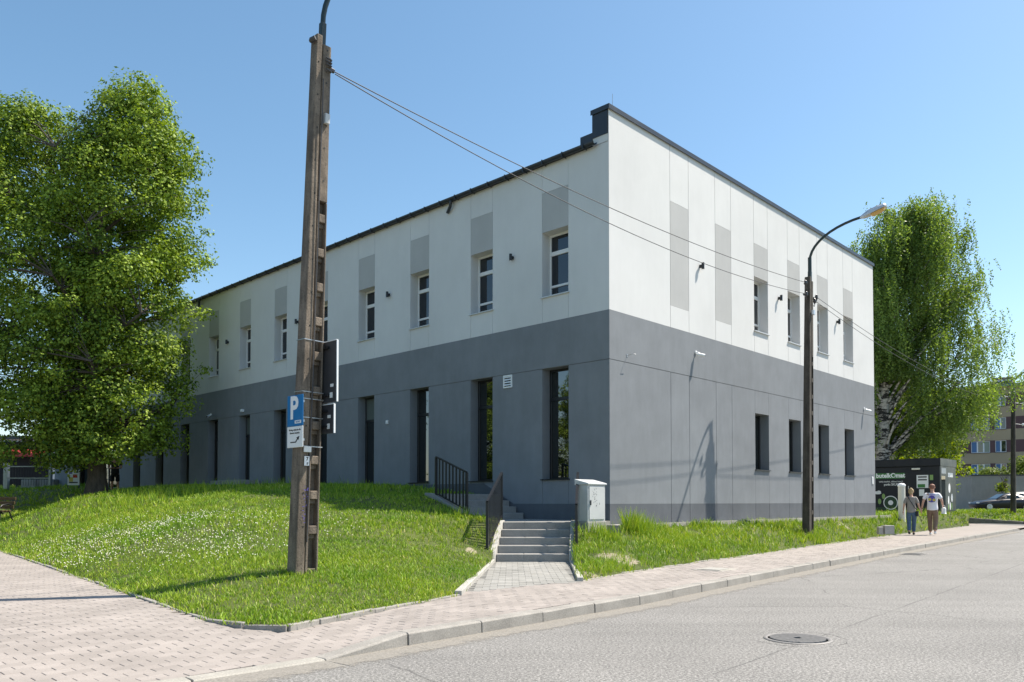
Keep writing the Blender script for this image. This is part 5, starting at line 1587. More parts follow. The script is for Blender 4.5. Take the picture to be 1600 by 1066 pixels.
def disc(name, x, d, z, rx, rz, mat, dd=.004, ring=0.0, front=True, n=24):
    m = MB(); 
    def pt(u, v, e_): return fk(x + u, -e_, z + v) if front else fk(-.047 - e_, d + u, z + v)
    if ring:
        vs = []
        for k in range(n):
            t = 2 * math.pi * k / n
            for q in (1, 1 - ring): vs.append(pt(math.cos(t) * rx * q, math.sin(t) * rz * q, dd))
        m.add(vs, [(2 * k, 2 * k + 1, (2 * k + 3) % (2 * n), (2 * k + 2) % (2 * n)) for k in range(n)])
    else:
        m.add([pt(math.cos(2 * math.pi * k / n) * rx, math.sin(2 * math.pi * k / n) * rz, dd) for k in range(n)], [tuple(range(n))])
    return m.build(name, mat, ks)
m = MB().box(1.48, 2.82, -.004, -.001, 1.66, 1.92, 0, fk).build('logo_ground', 'green', ks, bevel=.0)
text_mesh('logo_lettering', 'butelkOmat', .29, ks, 'signwhite', Matrix.Translation(fk(2.12, -.007, 1.80)) @ Mk, .001, .010, .92)
text_mesh('logo_letter', 'O', .20, ks, 'green', Matrix.Translation(fk(1.97, -.0105, 1.80)) @ Mk, .0005, .0, .9)
text_mesh('small_lettering', 'oddaj butelkę, odbierz kaucję', .105, ks, 'paperwhite', Matrix.Translation(fk(2.10, -.006, 1.52)) @ Mk, .001, .001, .85)
text_mesh('small_lettering', 'punkt SKUP', .15, ks, 'paperwhite', Matrix.Translation(fk(2.10, -.006, 1.38)) @ Mk, .001, .003, .85)
disc('print_ring', 2.12, 0, .52, .33, .33, 'paperwhite', .006, .12)
disc('print_disc', 2.12, 0, .52, .29, .29, 'dkgreen', .003)
disc('print_disc', 2.12, 0, .52, .115, .115, 'paperwhite', .006)
for (x, z, rx, rz) in ((2.75, 1.0, .10, .07), (2.65, 1.02, .10, .08), (2.70, .97, .16, .05)): disc('cloud_print', x, 0, z, rx, rz, 'paperwhite', .004 + rx * .01)
for (x, z) in ((2.44, .82), (2.62, .58), (1.72, .80)):
    disc('tree_print', x, 0, z, .075, .13, 'lime', .0045)
    MB().box(x - .014, x + .014, -.003, -.001, z - .22, z - .1, 0, fk).build('tree_print_stem', 'dkgreen', ks)
MB().box(1.68, 3.3, -.0025, -.001, .14, .30, 0, fk).build('ground_print', 'dkgreen', ks)
# door and notices
MB().box(0.520, 1.420, -.012, -.001, .14, 1.95, 0, fk).build('door', 'kiosk', ks, bevel=.004, seg=1)
MB().box(1.300, 1.330, -.03, -.0125, 1.15, 1.3, 0, fk).build('door_handle', 'steel', ks)
MB().box(0.460, 0.960, -.017, -.013, 1.20, 1.80, 0, fk).build('notice', 'paperwhite', ks)
for z in (1.68, 1.55): MB().box(0.520, 0.900, -.0185, -.0172, z, z + .06, 0, fk).build('notice_print', 'ink', ks)
MB().box(0.600, 0.920, -.0186, -.0172, 1.22, 1.38, 0, fk).build('notice_print', 'green', ks)
MB().box(0.640, 0.860, -.017, -.013, .84, 1.14, 0, fk).build('notice', 'paperwhite', ks)
MB().box(0.260, 0.400, -.006, -.001, 1.56, 1.80, 0, fk).build('notice', 'lime', ks)
MB().box(0.800, 1.160, -.07, -.001, 2.05, 2.13, 0, fk).build('door_lamp', 'cream', ks, bevel=.01)
for (d, z, rx, rz) in ((1.35, 1.2, .16, .22), (1.2, .62, .11, .22), (1.75, .75, .13, .2)): disc('bottle_print', 0, d, z, rx, rz, 'paperwhite', .006, 0, False)
for (d, z, m_) in ((1.2, .32, 'lime'), (1.45, .36, 'paperwhite'), (1.7, .34, 'lime')): disc('plant_print', 0, d, z, .09, .18, m_, .006, 0, False)

# pale plastic post, loose block
vp = thing('vent_post', (14.8, 30.0, .5), 'tall pale plastic vent post standing in the grass before the kiosk', 'post')
MB().tube([(14.8, 30, .3), (14.8, 30, 1.74)], .125, 18).build('pipe', 'cream', vp)
MB().lathe((14.8, 30, 1.74), [(.13, -.02), (.142, .0), (.142, .05), (.09, .10), (.0001, .115)], 18).build('cap', 'signwhite', vp)
lb = thing('concrete_block', (11.9, 25.05, .2), 'loose grey concrete block lying in the grass by the pavement', 'block')
frb = lambda x, y, z: (11.9 + .97 * x - .2 * y, 25.05 + .2 * x + .97 * y, z)
MB().cbox(-.17, .17, -.10, .10, .12, .40, .01, 0, frb).build('block', 'block', lb)
MB().cbox(-.36, -.20, -.06, .05, .12, .36, .015, 0, frb).build('broken_piece', 'kerb_pale', lb)

# ------------------------------------------------------------------ bench, poster board, gate, shop, at the left
bn = thing('park_bench', (-15.6, 24.0, .42), 'park bench with curved black arm and wooden slats at the left edge', 'bench')
bax = Vector((-1.0, .12)).normalized(); bfa = Vector((-bax.y, bax.x))          # bench runs to the left; its back is towards the lawn edge
if bfa.y > 0: bfa = -bfa
fb = lambda x, y, z: (-15.32 + bax.x * x + bfa.x * y, 24.0 + bax.y * x + bfa.y * y, .42 + z)     # x along bench from its right end, y to the front
for x in (0.04, 1.7):
    MB().tube([fb(x, .30, -.05), fb(x, .26, .2), fb(x, .24, .42), fb(x, -.12, .42), fb(x, -.20, .55), fb(x, -.30, .88)], .022, 8).tube([fb(x, -.12, .42), fb(x, -.24, .2), fb(x, -.36, -.05)], .022, 8).build('leg_frame', 'black', bn)
    MB().tube([fb(x, -.22, .62), fb(x, -.05, .66), fb(x, .18, .62), fb(x, .29, .52), fb(x, .27, .42), fb(x, .12, .36)], .022, 8).build('armrest', 'black', bn)
for i in range(3): MB().bar(fb(-.05, .22 - i * .13, .45), fb(1.8, .22 - i * .13, .45), .10, .035).build('seat_slat', 'wood', bn, bevel=.005, seg=1)
for i in range(3):
    z = .56 + i * .13
    MB().bar(fb(-.05, -.19 - .042 * i * 1, z), fb(1.8, -.19 - .042 * i, z), .035, .10, (0, 0, 1)).build('back_slat', 'wood', bn, bevel=.005, seg=1)
ab = thing('poster_board', (-20.0, 36.0, 1.85), 'white advertising board with small colour pictures by the shaded entrance', 'sign')
p = (-20.0, 36.0); fa = lambda x, y, z: (p[0] + x, p[1] + y, 1.84 + z)
MB().box(-.27, .27, 0, .03, .06, .76, 0, fa).build('board', 'paperwhite', ab)
for (x0, x1, z0, z1, m_) in ((-.20, -.06, .58, .70, 'purple'), (.03, .22, .62, .70, 'dkgreen'), (-.02, .18, .40, .55, 'tail'), (-.20, -.02, .22, .42, 'yellow'), (-.2, .2, .16, .21, 'ink')): MB().box(x0, x1, -.004, -.001, z0, z1, 0, fa).build('picture', m_, ab)
MB().bar(fa(-.25, .02, .06), fa(-.25, .0, -.06), .03, .03).bar(fa(.25, .02, .06), fa(.25, .0, -.06), .03, .03).build('feet', 'black', ab)
gt_ = thing('metal_gate', (-26.9, 42.0, 1.9), 'low silver metal gate between two posts left of the building', 'gate')
for x, w in ((-26.9, .22), (-24.55, .10)): MB().box(x - w / 2, x + w / 2, 41.9, 42.1, 1.7, 3.2, 0).build('post', 'steel', gt_)
for z in (3.02, 2.40): MB().bar((-26.78, 42, z), (-24.6, 42, z), .05, .05).build('rail', 'steel', gt_)
for i in range(16): 
    x = -26.7 + i * .14
    MB().bar((x, 42, 2.0), (x, 42, 3.0), .015, .015).build('bar', 'black', gt_)
for k, x in enumerate((-26.3, -25.3)):
    pn = thing('concrete_planter', (x, 43.2, 1.9), ('left' if k == 0 else 'right') + ' low concrete planter behind the metal gate', 'planter', 'concrete planters behind the gate')
    MB().box(x - .38, x + .38, 42.9, 43.5, 1.88, 2.35).build('trough', 'block', pn, bevel=.02)
    MB().box(x - .33, x + .33, 42.95, 43.45, 2.351, 2.37).build('soil', 'ground', pn)
shp = thing('corner_shop', (-40, 60, 1.9), 'low shop with red awning behind the linden tree', 'building')
MB().box(-50, -33.2, 60, 70, 1.85, 5.9).build('wall', 'white', shp)
MB().box(-48, -35.2, 59.9, 59.98, 1.9, 5.7).build('shopfront', 'interior', shp)
MB().add([(-37.9, 59.99, 5.2), (-35.3, 59.99, 5.2), (-35.3, 58.6, 4.75), (-37.9, 58.6, 4.75), (-37.9, 58.6, 4.5), (-35.3, 58.6, 4.5), (-37.9, 59.95, 4.5), (-35.3, 59.95, 4.5)], [(0, 1, 2, 3), (3, 2, 5, 4), (0, 3, 4, 6), (1, 7, 5, 2)]).build('awning', 'red', shp)
MB().box(-50.3, -33.0, 59.8, 70.2, 5.905, 6.15).build('roof', 'slate_metal', shp)
p = fac(37.9, .35)
rb = thing('red_banner', (p[0], p[1], 3.4), 'narrow red banner sign at the far end of the shaded wall', 'sign')
MB().box(p[0] - .12, p[0] + .12, p[1] - .02, p[1] + .02, 3.35, 4.0).build('banner', 'red', rb)
MB().box(p[0] - .06, p[0] + .06, p[1] - .026, p[1] - .021, 3.45, 3.85).build('emblem', 'paperwhite', rb)
MB().bar((p[0] + .1, p[1], 3.9), (*fac(37.9, .0), 3.9), .03, .03).build('bracket', 'steel', rb)

# ------------------------------------------------------------------ far right: apartment block, garage, cars
AP = Vector((54.0, 101.0)); ad = Vector((0.76, -0.65))
fa = lambda x, d, z: (AP.x + ad.x * x + (.65) * d, AP.y + ad.y * x + .76 * d, z)
apt = thing('apartment_block', (AP.x + 12, AP.y, .3), 'far beige and maroon banded apartment block behind the garage', 'building')
ROWS = [13.55 - 2.82 * i for i in range(5)]
AW = 30.0
wins = []
for r, zc in enumerate(ROWS):
    for x0 in (-7.9, -1.9, 4.2, 10.6, 16.8):
        wins += [(x0, x0 + 2.05, zc - .72, zc + .72, 3), (x0 + 2.6, x0 + 3.78, zc - .72, zc + .72, 2)]
m = MB()
ztop = 15.15
for r, zc in enumerate(ROWS):
    ww = sorted([w for w in wins if abs((w[2] + w[3]) / 2 - zc) < .1])
    xs_ = -8.0
    for w in ww:
        m.box(xs_, w[0], 0, .3, zc - .75, zc + .75, 1, fa); m.box(w[0], w[1], 0, .3, zc - .75, w[2], 1, fa); m.box(w[0], w[1], 0, .3, w[3], zc + .75, 1, fa); xs_ = w[1]
    m.box(xs_, AW, 0, .3, zc - .75, zc + .75, 1, fa)
    zn = ROWS[r - 1] - .75 if r else ztop
    m.box(-8, AW, 0, .3, zc + .75, zn, 0, fa)
m.box(-8, AW, 0, .3, .2, ROWS[-1] - .75, 0, fa).box(-8, AW, .55, 11, .2, ztop - .1, 0, fa)
m.build('wall', ['beige', 'maroon'], apt)
for (x0, x1, z0, z1, n) in wins:
    if x0 < -2 or x0 > 14 or z0 < 3: continue
    f_ = MB(); fw = .07
    f_.box(x0, x1, .10, .18, z0, z0 + fw, 0, fa).box(x0, x1, .10, .18, z1 - fw, z1, 0, fa)
    for k in range(n + 1):
        xx = x0 + (x1 - x0) * k / n
        f_.box(max(x0, xx - fw), min(x1, xx + fw), .101, .179, z0 + fw, z1 - fw, 0, fa)
    w_ = f_.build('window', 'upvc', apt)
    for k in range(n):
        xa = x0 + (x1 - x0) * k / n + fw; xb = x0 + (x1 - x0) * (k + 1) / n - fw
        MB().box(xa - .02, xb + .02, .14, .16, z0 + .05, z1 - .05, 0, fa).build('pane', 'bluecurtain' if k == 0 else rnd.choice(['aptglass', 'curtain', 'aptglass']), w_)
    MB().box(x0 - .05, x1 + .05, -.08, .1, z0 - .06, z0 - .003, 0, fa).build('sill', 'slate_metal', w_)
rf_ = MB().box(-8.4, AW + .4, -.45, 11.4, ztop + .002, ztop + .32, 0, fa).build('roof', 'aptroof', apt)
ch = MB().box(6.2, 8.3, 2.5, 4.0, ztop + .32, ztop + 1.35, 0, fa).box(6.1, 8.4, 2.4, 4.1, ztop + 1.352, ztop + 1.5, 0, fa).build('chimney', 'signback', rf_)
for k in range(5): MB().box(6.35 + k * .4, 6.6 + k * .4, 2.485, 2.499, ztop + 1.0, ztop + 1.2, 0, fa).build('vent_opening', 'paperwhite', rf_)
gr = thing('garage', (45, 66, .36), 'grey rendered garage wall behind the parked cars', 'building')
fg = lambda x, d, z: (38.6 + .985 * x + .17 * d, 66.3 - .17 * x + .985 * d, .36 + z)
MB().box(0, 26, 0, 6, -.2, 2.95, 0, fg).build('wall', 'garage', gr)
MB().box(-.06, 26.06, -.06, 6.06, 2.951, 3.05, 0, fg).build('roof_edge', 'slate_metal', gr)
MB().box(2.6, 5.4, -.02, -.001, .0, 2.2, 0, fg).build('door', 'garage', gr)
MB().box(4.6, 4.75, -.026, -.021, 2.24, 2.34, 0, fg).build('scrawl', 'ink', gr)
MB().box(6.8, 10, .3, 4, 3.052, 3.75, 0, fg).build('roof_box', 'signwhite', gr)

def car(name, loc, rz, label, paint, coupe=True, scale=1.0):
    e = thing(name, loc, label, 'car', 'cars parked in front of the garage', rz=rz, local=True)
    L = 4.25
    # stations along x (front at -): half width at sill, belt; z of sill, belt/bonnet
    S = [(-2.12, .50, .55, .35, .50), (-2.02, .74, .74, .24, .60), (-1.6, .82, .80, .20, .74), (-.8, .84, .82, .19, .84), (0, .85, .83, .19, .90), (.9, .85, .83, .19, .93), (1.6, .84, .80, .21, .92), (2.0, .78, .74, .26, .84), (2.10, .66, .64, .36, .70)]
    vs = []; fs = []
    for (x, ws, wb, zs, zb) in S:
        for (y, z) in ((-ws * .9, zs), (-ws, zs + .12), (-wb - .02, (zs + zb) / 2 + .08), (-wb, zb - .05), (-wb * .8, zb), (0, zb + .03), (wb * .8, zb), (wb, zb - .05), (wb + .02, (zs + zb) / 2 + .08), (ws, zs + .12), (ws * .9, zs)):
            vs.append((x, y, z))
    n = 11
    for i in range(len(S) - 1):
        for k in range(n): fs.append((i * n + k, i * n + (k + 1) % n, (i + 1) * n + (k + 1) % n, (i + 1) * n + k))
    fs += [tuple(range(n)), tuple(range((len(S) - 1) * n, len(S) * n))]
    bd = MB(); bd.add(vs, fs, 0, True); bd.build('body', paint, e)
    roof = 1.30 if coupe else 1.42
    G = [(-.75, .70, .86), (-.05, .62, roof - .03), (.35, .60, roof), (.75, .60, roof - .01), (1.25, .66, roof - .17), (1.85, .72, .92)] if coupe else [(-.95, .72, .86), (-.15, .62, roof - .03), (.5, .61, roof), (1.1, .62, roof - .03), (1.5, .66, roof - .15), (2.02, .72, .90)]
    vs = []; fs = []
    for (x, w, z) in G:
        zb = .85
        for (y, zz) in ((-.78, zb), (-w, max(zb + .02, z - .05)), (-w * .75, z), (w * .75, z), (w, max(zb + .02, z - .05)), (.78, zb)): vs.append((x, y, zz))
    n = 6
    for i in range(len(G) - 1):
        for k in range(n - 1): fs.append((i * n + k, i * n + k + 1, (i + 1) * n + k + 1, (i + 1) * n + k))
    fs += [tuple(range(n)), tuple(range((len(G) - 1) * n, len(G) * n))]
    cabin = MB(); cabin.add(vs, fs, 0, True); cabin = cabin.build('cabin', paint, e)
    # side glass, proud of the cabin
    for sy in (-1, 1):
        def sp(x, z):     # point on the cabin side
            for (x0, w0, z0), (x1, w1, z1) in zip(G[:-1], G[1:]):
                if x0 <= x <= x1:
                    k = (x - x0) / (x1 - x0); w = w0 + (w1 - w0) * k; zt = z0 + (z1 - z0) * k - .05; break
            t = (z - .85) / max(.05, zt - .85); return (x, sy * (.78 + (w - .78) * t + .012), z)
        for quad in (([(-.50, .90), (.28, .90), (.28, roof - .12), (.02, roof - .13)]), ([(.34, .90), (.95, .90), (.82, roof - .16), (.34, roof - .12)])):
            q = [sp(x, z) for x, z in quad]; q2 = [(x, y - sy * .02, z) for x, y, z in q]
            MB().add(q + q2, [(0, 1, 2, 3), (7, 6, 5, 4), (0, 4, 5, 1), (1, 5, 6, 2), (2, 6, 7, 3), (3, 7, 4, 0)]).build('side_window', 'carglass', e)
        MB().add([(-.45, sy * .80, .93), (-.28, sy * .80, .93), (-.28, sy * .95, .95), (-.42, sy * .95, .95), (-.45, sy * .80, 1.03), (-.28, sy * .80, 1.03), (-.28, sy * .95, 1.04), (-.42, sy * .95, 1.04)], [(0, 1, 2, 3), (7, 6, 5, 4), (0, 4, 5, 1), (1, 5, 6, 2), (2, 6, 7, 3), (3, 7, 4, 0)]).build('mirror', paint, e)
        MB().box(-2.06, -1.95, min(sy * .45, sy * .70), max(sy * .45, sy * .70), .56, .66).build('headlight', 'signwhite', e)
        MB().box(2.0, 2.10, min(sy * .48, sy * .74), max(sy * .48, sy * .74), .62, .76).build('tail_light', 'tail', e)
        for wx in (-1.32, 1.30):
            w_ = MB().lathe((wx, sy * .76, .31), [(.20, -.10), (.295, -.10), (.31, -.07), (.31, .07), (.295, .10), (.20, .10)], 24, axis='y').build('wheel', 'rubber', e)
            MB().lathe((wx, sy * .865, .31), [(.0001, -.02), (.06, -.005), (.07, -.03), (.15, -.03), (.19, -.005), (.205, -.02)], 20, axis='y').build('rim', 'rim', w_)
            for k in range(5):
                t = k * 2 * math.pi / 5
                MB().bar((wx + .05 * math.cos(t), sy * .868, .31 + .05 * math.sin(t)), (wx + .19 * math.cos(t), sy * .868, .31 + .19 * math.sin(t)), .045, .02, (0, 1, 0)).build('spoke', 'rim', w_)
    for (a_, c_, yy) in ((0, 1, .54), (4, 5, .58)):
        (x0, w0, z0), (x1, w1, z1) = G[a_], G[c_]
        k0, k1 = (.12, .92) if a_ == 0 else (.08, .8)
        pa = Vector((x0 + (x1 - x0) * k0, 0, z0 + (z1 - z0) * k0)); pb_ = Vector((x0 + (x1 - x0) * k1, 0, z0 + (z1 - z0) * k1))
        nn = Vector((-(pb_.z - pa.z), 0, pb_.x - pa.x)).normalized() * .012
        q = [pa + nn + Vector((0, -yy, 0)), pa + nn + Vector((0, yy, 0)), pb_ + nn + Vector((0, yy * .9, 0)), pb_ + nn + Vector((0, -yy * .9, 0))]
        q2 = [v - nn * 2 for v in q]
        MB().add(q + q2, [(0, 1, 2, 3), (7, 6, 5, 4), (0, 4, 5, 1), (1, 5, 6, 2), (2, 6, 7, 3), (3, 7, 4, 0)]).build('windscreen' if a_ == 0 else 'rear_window', 'carglass', e)
    e.scale = (scale,) * 3
    return e
car('parked_car', (36.7, 59.2, .46), R(-4), 'black coupe parked behind the far lamp post', 'carblack', True)
car('parked_car', (39.6, 62.3, .36), R(-2), 'cream hatchback parked beyond the black coupe', 'carcream', False, 1.1)
car('parked_car', (31.3, 59.8, .36), R(35), 'white car half hidden behind the kiosk', 'carwhite', False)

# ------------------------------------------------------------------ people
def skin(verts, edges, root, sub=2):
    """verts: name -> (x, y, z, rx, ry)"""
    bm = bmesh.new(); sl = bm.verts.layers.skin.verify(); idx = {}
    for k, v in verts.items():
        bv = bm.verts.new(v[:3]); bv[sl].radius = (v[3], v[4] if len(v) > 4 else v[3]); bv[sl].use_root = (k == root); idx[k] = bv
    for a_, c_ in edges: bm.edges.new((idx[a_], idx[c_]))
    me = bpy.data.meshes.new('tmp'); bm.to_mesh(me); bm.free()
    o = bpy.data.objects.new('tmp', me); COL.objects.link(o)
    md = o.modifiers.new('s', 'SKIN'); md.branch_smoothing = .4; md.use_smooth_shade = True
    s2 = o.modifiers.new('u', 'SUBSURF'); s2.levels = sub; s2.render_levels = sub
    dg = bpy.context.evaluated_depsgraph_get()
    r = bpy.data.meshes.new_from_object(o.evaluated_get(dg))
    bpy.data.objects.remove(o); bpy.data.meshes.remove(me)
    return r
def join_meshes(ms):
    bm = bmesh.new()
    for m_ in ms: bm.from_mesh(m_)
    r = bpy.data.meshes.new('body'); bm.to_mesh(r); bm.free()
    for p in r.polygons: p.use_smooth = True
    return r
def mesh_child(name, me, mat, parent):
    me.materials.clear(); me.materials.append(M[mat]); me.name = name
    for p in me.polygons: p.use_smooth = True
    o = bpy.data.objects.new(name, me); COL.objects.link(o); o.parent = parent; ORG[o.name] = Vector((0, 0, 0)); return o
def ball(c, r):
    bm = bmesh.new(); bmesh.ops.create_icosphere(bm, subdivisions=3, radius=1.0)
    for v in bm.verts:
        k = 1 + .05 * math.sin(v.co.x * 9 + v.co.z * 7) * math.cos(v.co.y * 8)
        v.co = Vector((c[0] + v.co.x * r[0] * k, c[1] + v.co.y * r[1] * k, c[2] + v.co.z * r[2] * k))
    me = bpy.data.meshes.new('ball'); bm.to_mesh(me); bm.free(); return me
def hand_mesh(w, d, side):
    """palm and five curled fingers; w wrist, d direction of the hand"""
    w = Vector(w); d = Vector(d).normalized(); f = Vector((0, 1, 0)); s = d.cross(f).normalized(); f = s.cross(d)
    out = []
    out.append(skin({'a': (*w, .026, .018), 'b': (*(w + d * .045), .036, .016), 'c': (*(w + d * .085), .036, .015)}, [('a', 'b'), ('b', 'c')], 'a', 1))
    for k, (o_, L) in enumerate(((-.027, .070), (-.009, .080), (.009, .076), (.027, .058))):
        b0 = w + d * .082 + f * o_; curl = s * side * .018
        out.append(skin({'a': (*b0, .0095, .009), 'b': (*(b0 + d * L * .5 + curl * .4), .009, .008), 'c': (*(b0 + d * L * .9 + curl * 1.8), .007, .007)}, [('a', 'b'), ('b', 'c')], 'a', 1))
    b0 = w + d * .03 + f * .03
    out.append(skin({'a': (*b0, .011, .010), 'b': (*(b0 + d * .03 + f * .022), .010, .009), 'c': (*(b0 + d * .062 + f * .026 + s * side * .01), .008, .008)}, [('a', 'b'), ('b', 'c')], 'a', 1))
    return out

def person(loc, rz, label, H, top, bottom, hair, hairstyle, pose, extras=None, shorts=False, group=None):
    e = thing('person', loc, label, 'person', group, rz=rz, local=True)
    s = H / 1.75
    fem = hairstyle == 'bun'
    shw = .165 if fem else .195; hipw = .105 if fem else .095
    J = {'pelvis': (0, 0, .93, .145, .105), 'waist': (0, .0, 1.10, .125 if fem else .145, .10), 'chest': (0, -.01, 1.30, .15 if fem else .175, .115), 'neckb': (0, -.01, 1.455, .07, .065), 'neck': (0, .01, 1.51, .052, .055), 'jaw': (0, .025, 1.575, .068, .080), 'skull': (0, .012, 1.645, .084, .100), 'crown': (0, .004, 1.70, .066, .08), 'top': (0, 0, 1.738, .02, .025)}
    E = [('pelvis', 'waist'), ('waist', 'chest'), ('chest', 'neckb'), ('neckb', 'neck'), ('neck', 'jaw'), ('jaw', 'skull'), ('skull', 'crown'), ('crown', 'top')]
    for sd_, nm in ((-1, 'L'), (1, 'R')):
        J['sh' + nm] = (sd_ * shw, -.01, 1.40, .058, .06)
        el, wr = pose['el' + nm], pose['wr' + nm]
        J['el' + nm] = (*el, .040); J['wr' + nm] = (*wr, .026)
        E += [('chest', 'sh' + nm), ('sh' + nm, 'el' + nm), ('el' + nm, 'wr' + nm)]
        J['hip' + nm] = (sd_ * hipw, 0, .87, .088, .095)
        kn, an = pose['kn' + nm], pose['an' + nm]
        J['kn' + nm] = (*kn, .055); mid = [(kn[i] * .62 + an[i] * .38) for i in range(3)]
        J['ca' + nm] = (mid[0], mid[1] - .015, mid[2], .055); J['an' + nm] = (*an, .036)
        tdir = pose.get('toe' + nm, (0, .15, -.05))
        J['to' + nm] = (an[0] + tdir[0], an[1] + tdir[1], an[2] + tdir[2], .038, .025)
        E += [('pelvis', 'hip' + nm), ('hip' + nm, 'kn' + nm), ('kn' + nm, 'ca' + nm), ('ca' + nm, 'an' + nm), ('an' + nm, 'to' + nm)]
    ms = [skin(J, E, 'pelvis')]
    for sd_, nm in ((-1, 'L'), (1, 'R')):
        el, wr = Vector(pose['el' + nm]), Vector(pose['wr' + nm])
        ms += hand_mesh(wr, (wr - el), -sd_)
    # nose and ears belong to the head
    ms.append(skin({'a': (0, .10, 1.625, .014), 'b': (0, .118, 1.605, .014)}, [('a', 'b')], 'a', 1))
    for sd_ in (-1, 1): ms.append(skin({'a': (sd_ * .082, .0, 1.60, .010, .016), 'b': (sd_ * .090, -.006, 1.645, .010, .02)}, [('a', 'b')], 'a', 1))
    body = mesh_child('body', join_meshes(ms), 'skin', e)
    # eyes, mouth
    for sd_ in (-1, 1): MB().lathe((sd_ * .032, .098, 1.637), [(.0001, -.008), (.008, -.003), (.008, .003), (.0001, .008)], 8).build('eye', 'ink', e)
    MB().bar((-.024, .100, 1.572), (.024, .100, 1.572), .012, .008).build('mouth', 'tail', e)
    # top with sleeves
    T = {'hem0': (0, 0, .83, .165, .12), 'hem': (0, 0, .87, .188, .145), 'pelvis': (0, 0, .95, .185, .142), 'waist': (0, 0, 1.10, .150 if fem else .172, .12), 'chest': (0, -.01, 1.30, .172 if fem else .205, .135), 'neckb': (0, -.01, 1.43, .095, .085)}
    TE = [('hem0', 'hem'), ('hem', 'pelvis'), ('pelvis', 'waist'), ('waist', 'chest'), ('chest', 'neckb')]
    for sd_, nm in ((-1, 'L'), (1, 'R')):
        el = Vector(pose['el' + nm]); sh = Vector((sd_ * shw, -.01, 1.40)); k = .72 if not fem else .9
        m_ = sh.lerp(el, k)
        T['sh' + nm] = (*sh, .075, .078); T['sl' + nm] = (*m_, .066 if not fem else .058)
        TE += [('chest', 'sh' + nm), ('sh' + nm, 'sl' + nm)]
    mesh_child('shirt', skin(T, TE, 'chest'), top, e)
    # trousers
    K = {'waist': (0, 0, .99, .152, .115), 'seat': (0, -.01, .90, .165, .13)}
    KE = [('waist', 'seat')]
    for sd_, nm in ((-1, 'L'), (1, 'R')):
        kn, an = Vector(pose['kn' + nm]), Vector(pose['an' + nm])
        K['th' + nm] = (sd_ * hipw * 1.02, 0, .80, .105, .112); K['kn' + nm] = (*kn, .084, .084)
        KE += [('seat', 'th' + nm), ('th' + nm, 'kn' + nm)]
        if not shorts:
            K['cf' + nm] = (*(kn.lerp(an, .5)), .078); K['hm' + nm] = (*(kn.lerp(an, .94)), .070)
            KE += [('kn' + nm, 'cf' + nm), ('cf' + nm, 'hm' + nm)]
    mesh_child('trousers' if not shorts else 'shorts', skin(K, KE, 'seat'), bottom, e)
    # hair
    if fem:
        hm = join_meshes([ball((0, -.014, 1.665), (.094, .108, .098)), ball((0, -.06, 1.60), (.075, .06, .07)), ball((.01, -.10, 1.735), (.048, .045, .045))])
    else:
        hm = join_meshes([ball((0, -.010, 1.675), (.089, .104, .078)), ball((0, -.035, 1.63), (.083, .078, .06))])
    mesh_child('hair', hm, hair, e)
    for sd_, nm in ((-1, 'L'), (1, 'R')):
        an = Vector(pose['an' + nm]); td = Vector(pose.get('toe' + nm, (0, .15, -.05)))
        heel = an - Vector((0, .05, .035)) ; 
        mesh_child('shoe', skin({'h': (*(an + Vector((0, -.035, -.035))), .045, .048), 'm': (*(an + td * .5 + Vector((0, 0, -.018))), .048, .04), 't': (*(an + td * 1.12 + Vector((0, 0, .006))), .040, .028)}, [('h', 'm'), ('m', 't')], 'm', 1), pose.get('shoe', 'signwhite'), e)
    e.scale = (s, s, s)
    return e
walk_h = math.atan2(-KD.x, KD.y) + .12
mp_ = dict(elL=(-.28, -.04, 1.13), wrL=(-.33, .03, .90), elR=(.30, -.07, 1.15), wrR=(.30, .14, 1.03), knL=(-.09, .13, .50), anL=(-.09, .17, .085), knR=(.09, .0, .49), anR=(.09, -.20, .14), toeR=(0, .13, -.09), shoe='signwhite')
man = person((14.50, 27.25, .0), walk_h, 'person in white printed T-shirt and brown trousers walking away', 1.76, 'tee', 'brown', 'shorthair', 'short', mp_)
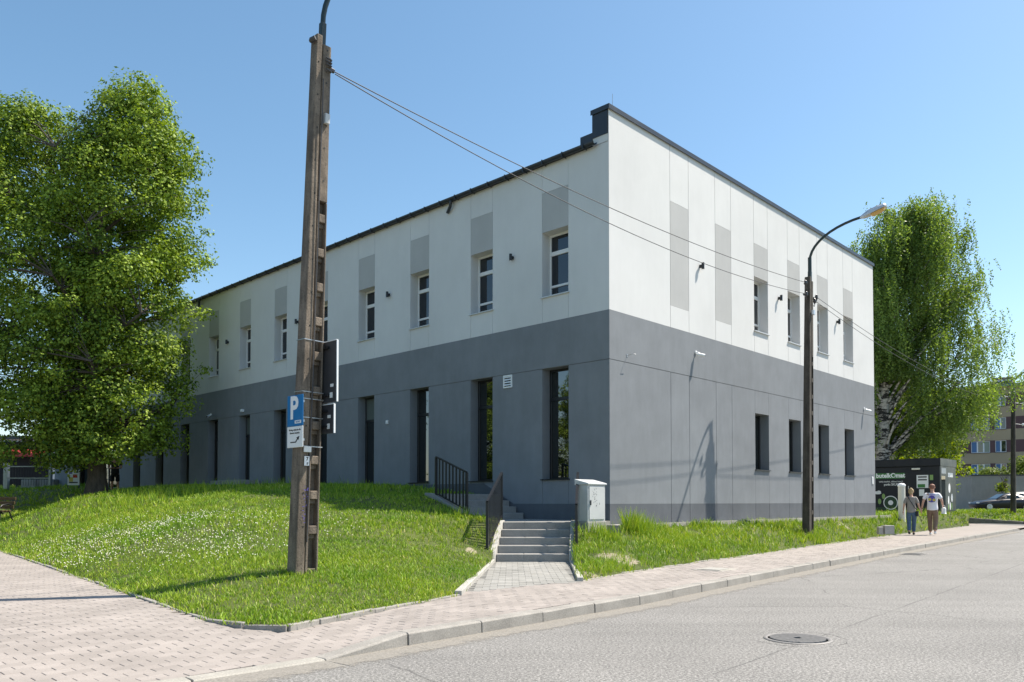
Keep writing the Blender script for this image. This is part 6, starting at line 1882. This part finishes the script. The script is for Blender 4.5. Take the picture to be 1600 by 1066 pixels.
# back print
pm = MB()
for (x, z, w, h, m_) in ((0, 1.26, .10, .10, 0), (-.06, 1.22, .05, .05, 1), (.07, 1.20, .05, .05, 1), (0, 1.15, .10, .03, 0)):
    n = 14
    pm.add([(x + math.cos(2 * math.pi * k / n) * w, -.165 + .25 * abs(x + math.cos(2 * math.pi * k / n) * w) ** 1.6 - .004 * m_, z + math.sin(2 * math.pi * k / n) * h) for k in range(n)], [tuple(range(n))], m_)
pm.build('shirt_print', ['purple', 'yellow'], man)
MB().tube([(-.10 + .02 * k, -.158 + 4.0 * (-.10 + .02 * k) ** 2 * .35, 1.375 + .012 * math.cos((k - 5) * .4)) for k in range(11)], .011, 6).build('shirt_lettering', 'purple', man)
bg = thing('shopping_bag', (14.50, 27.25, 0), 'white bag held in the right hand of the person in white', 'bag', rz=walk_h, local=True)
mesh_child('bag', skin({'a': (.33, .17, .96, .075, .06), 'b': (.335, .17, .82, .095, .075), 'c': (.33, .17, .76, .08, .06)}, [('a', 'b'), ('b', 'c')], 'b'), 'paperwhite', bg)
MB().tube([(.29, .16, .98), (.30, .15, 1.04), (.34, .17, 1.02), (.37, .18, .97)], .008, 6).build('handle', 'paperwhite', bg)
wp_ = dict(elL=(-.24, -.03, 1.13), wrL=(-.28, .05, .90), elR=(.25, -.03, 1.14), wrR=(.31, .02, .92), knL=(-.08, .0, .50), anL=(-.06, -.19, .13), toeL=(0, .13, -.08), knR=(.07, .12, .50), anR=(.05, .14, .08), shoe='leather')
wom = person((13.82, 27.35, .0), walk_h, 'blonde person in taupe top and blue jeans with a crossbody bag walking away', 1.60, 'taupe', 'jeans', 'blonde', 'bun', wp_)
strap = [(-.10, -.075, 1.44), (-.04, -.155, 1.34), (.05, -.160, 1.18), (.13, -.135, 1.04), (.20, -.06, .95)]
MB().tube(strap, .014, 6).tube([(-.10, -.075, 1.44), (-.08, .06, 1.45), (0, .15, 1.32), (.12, .13, 1.1), (.2, .0, .95)], .014, 6).build('bag_strap', 'leather', wom)
hb = thing('crossbody_bag', (13.82, 27.35, 0), 'black crossbody bag on the hip of the blonde person', 'bag', rz=walk_h, local=True)
MB().box(.165, .245, -.12, .10, .70, .90).build('bag', 'leather', hb, bevel=.02); hb.scale = (.914,) * 3
MB().box(.163, .247, -.125, .105, .82, .905).build('flap', 'leather', hb, bevel=.02)
dp = dict(elL=(-.26, .05, 1.12), wrL=(-.10, .20, 1.10), elR=(.26, .05, 1.12), wrR=(.10, .20, 1.10), knL=(-.11, .02, .49), anL=(-.12, 0, .08), knR=(.11, .02, .49), anR=(.12, 0, .08), shoe='leather')
q = (-17.1, 34.0)
person((q[0], q[1], float(zL(np.array([q[0]]), np.array([q[1]]))[0])), R(200), 'person in black top and shorts standing by the shaded entrance behind the trunk', 1.75, 'darkcloth', 'darkcloth', 'shorthair', 'short', dp, shorts=True)
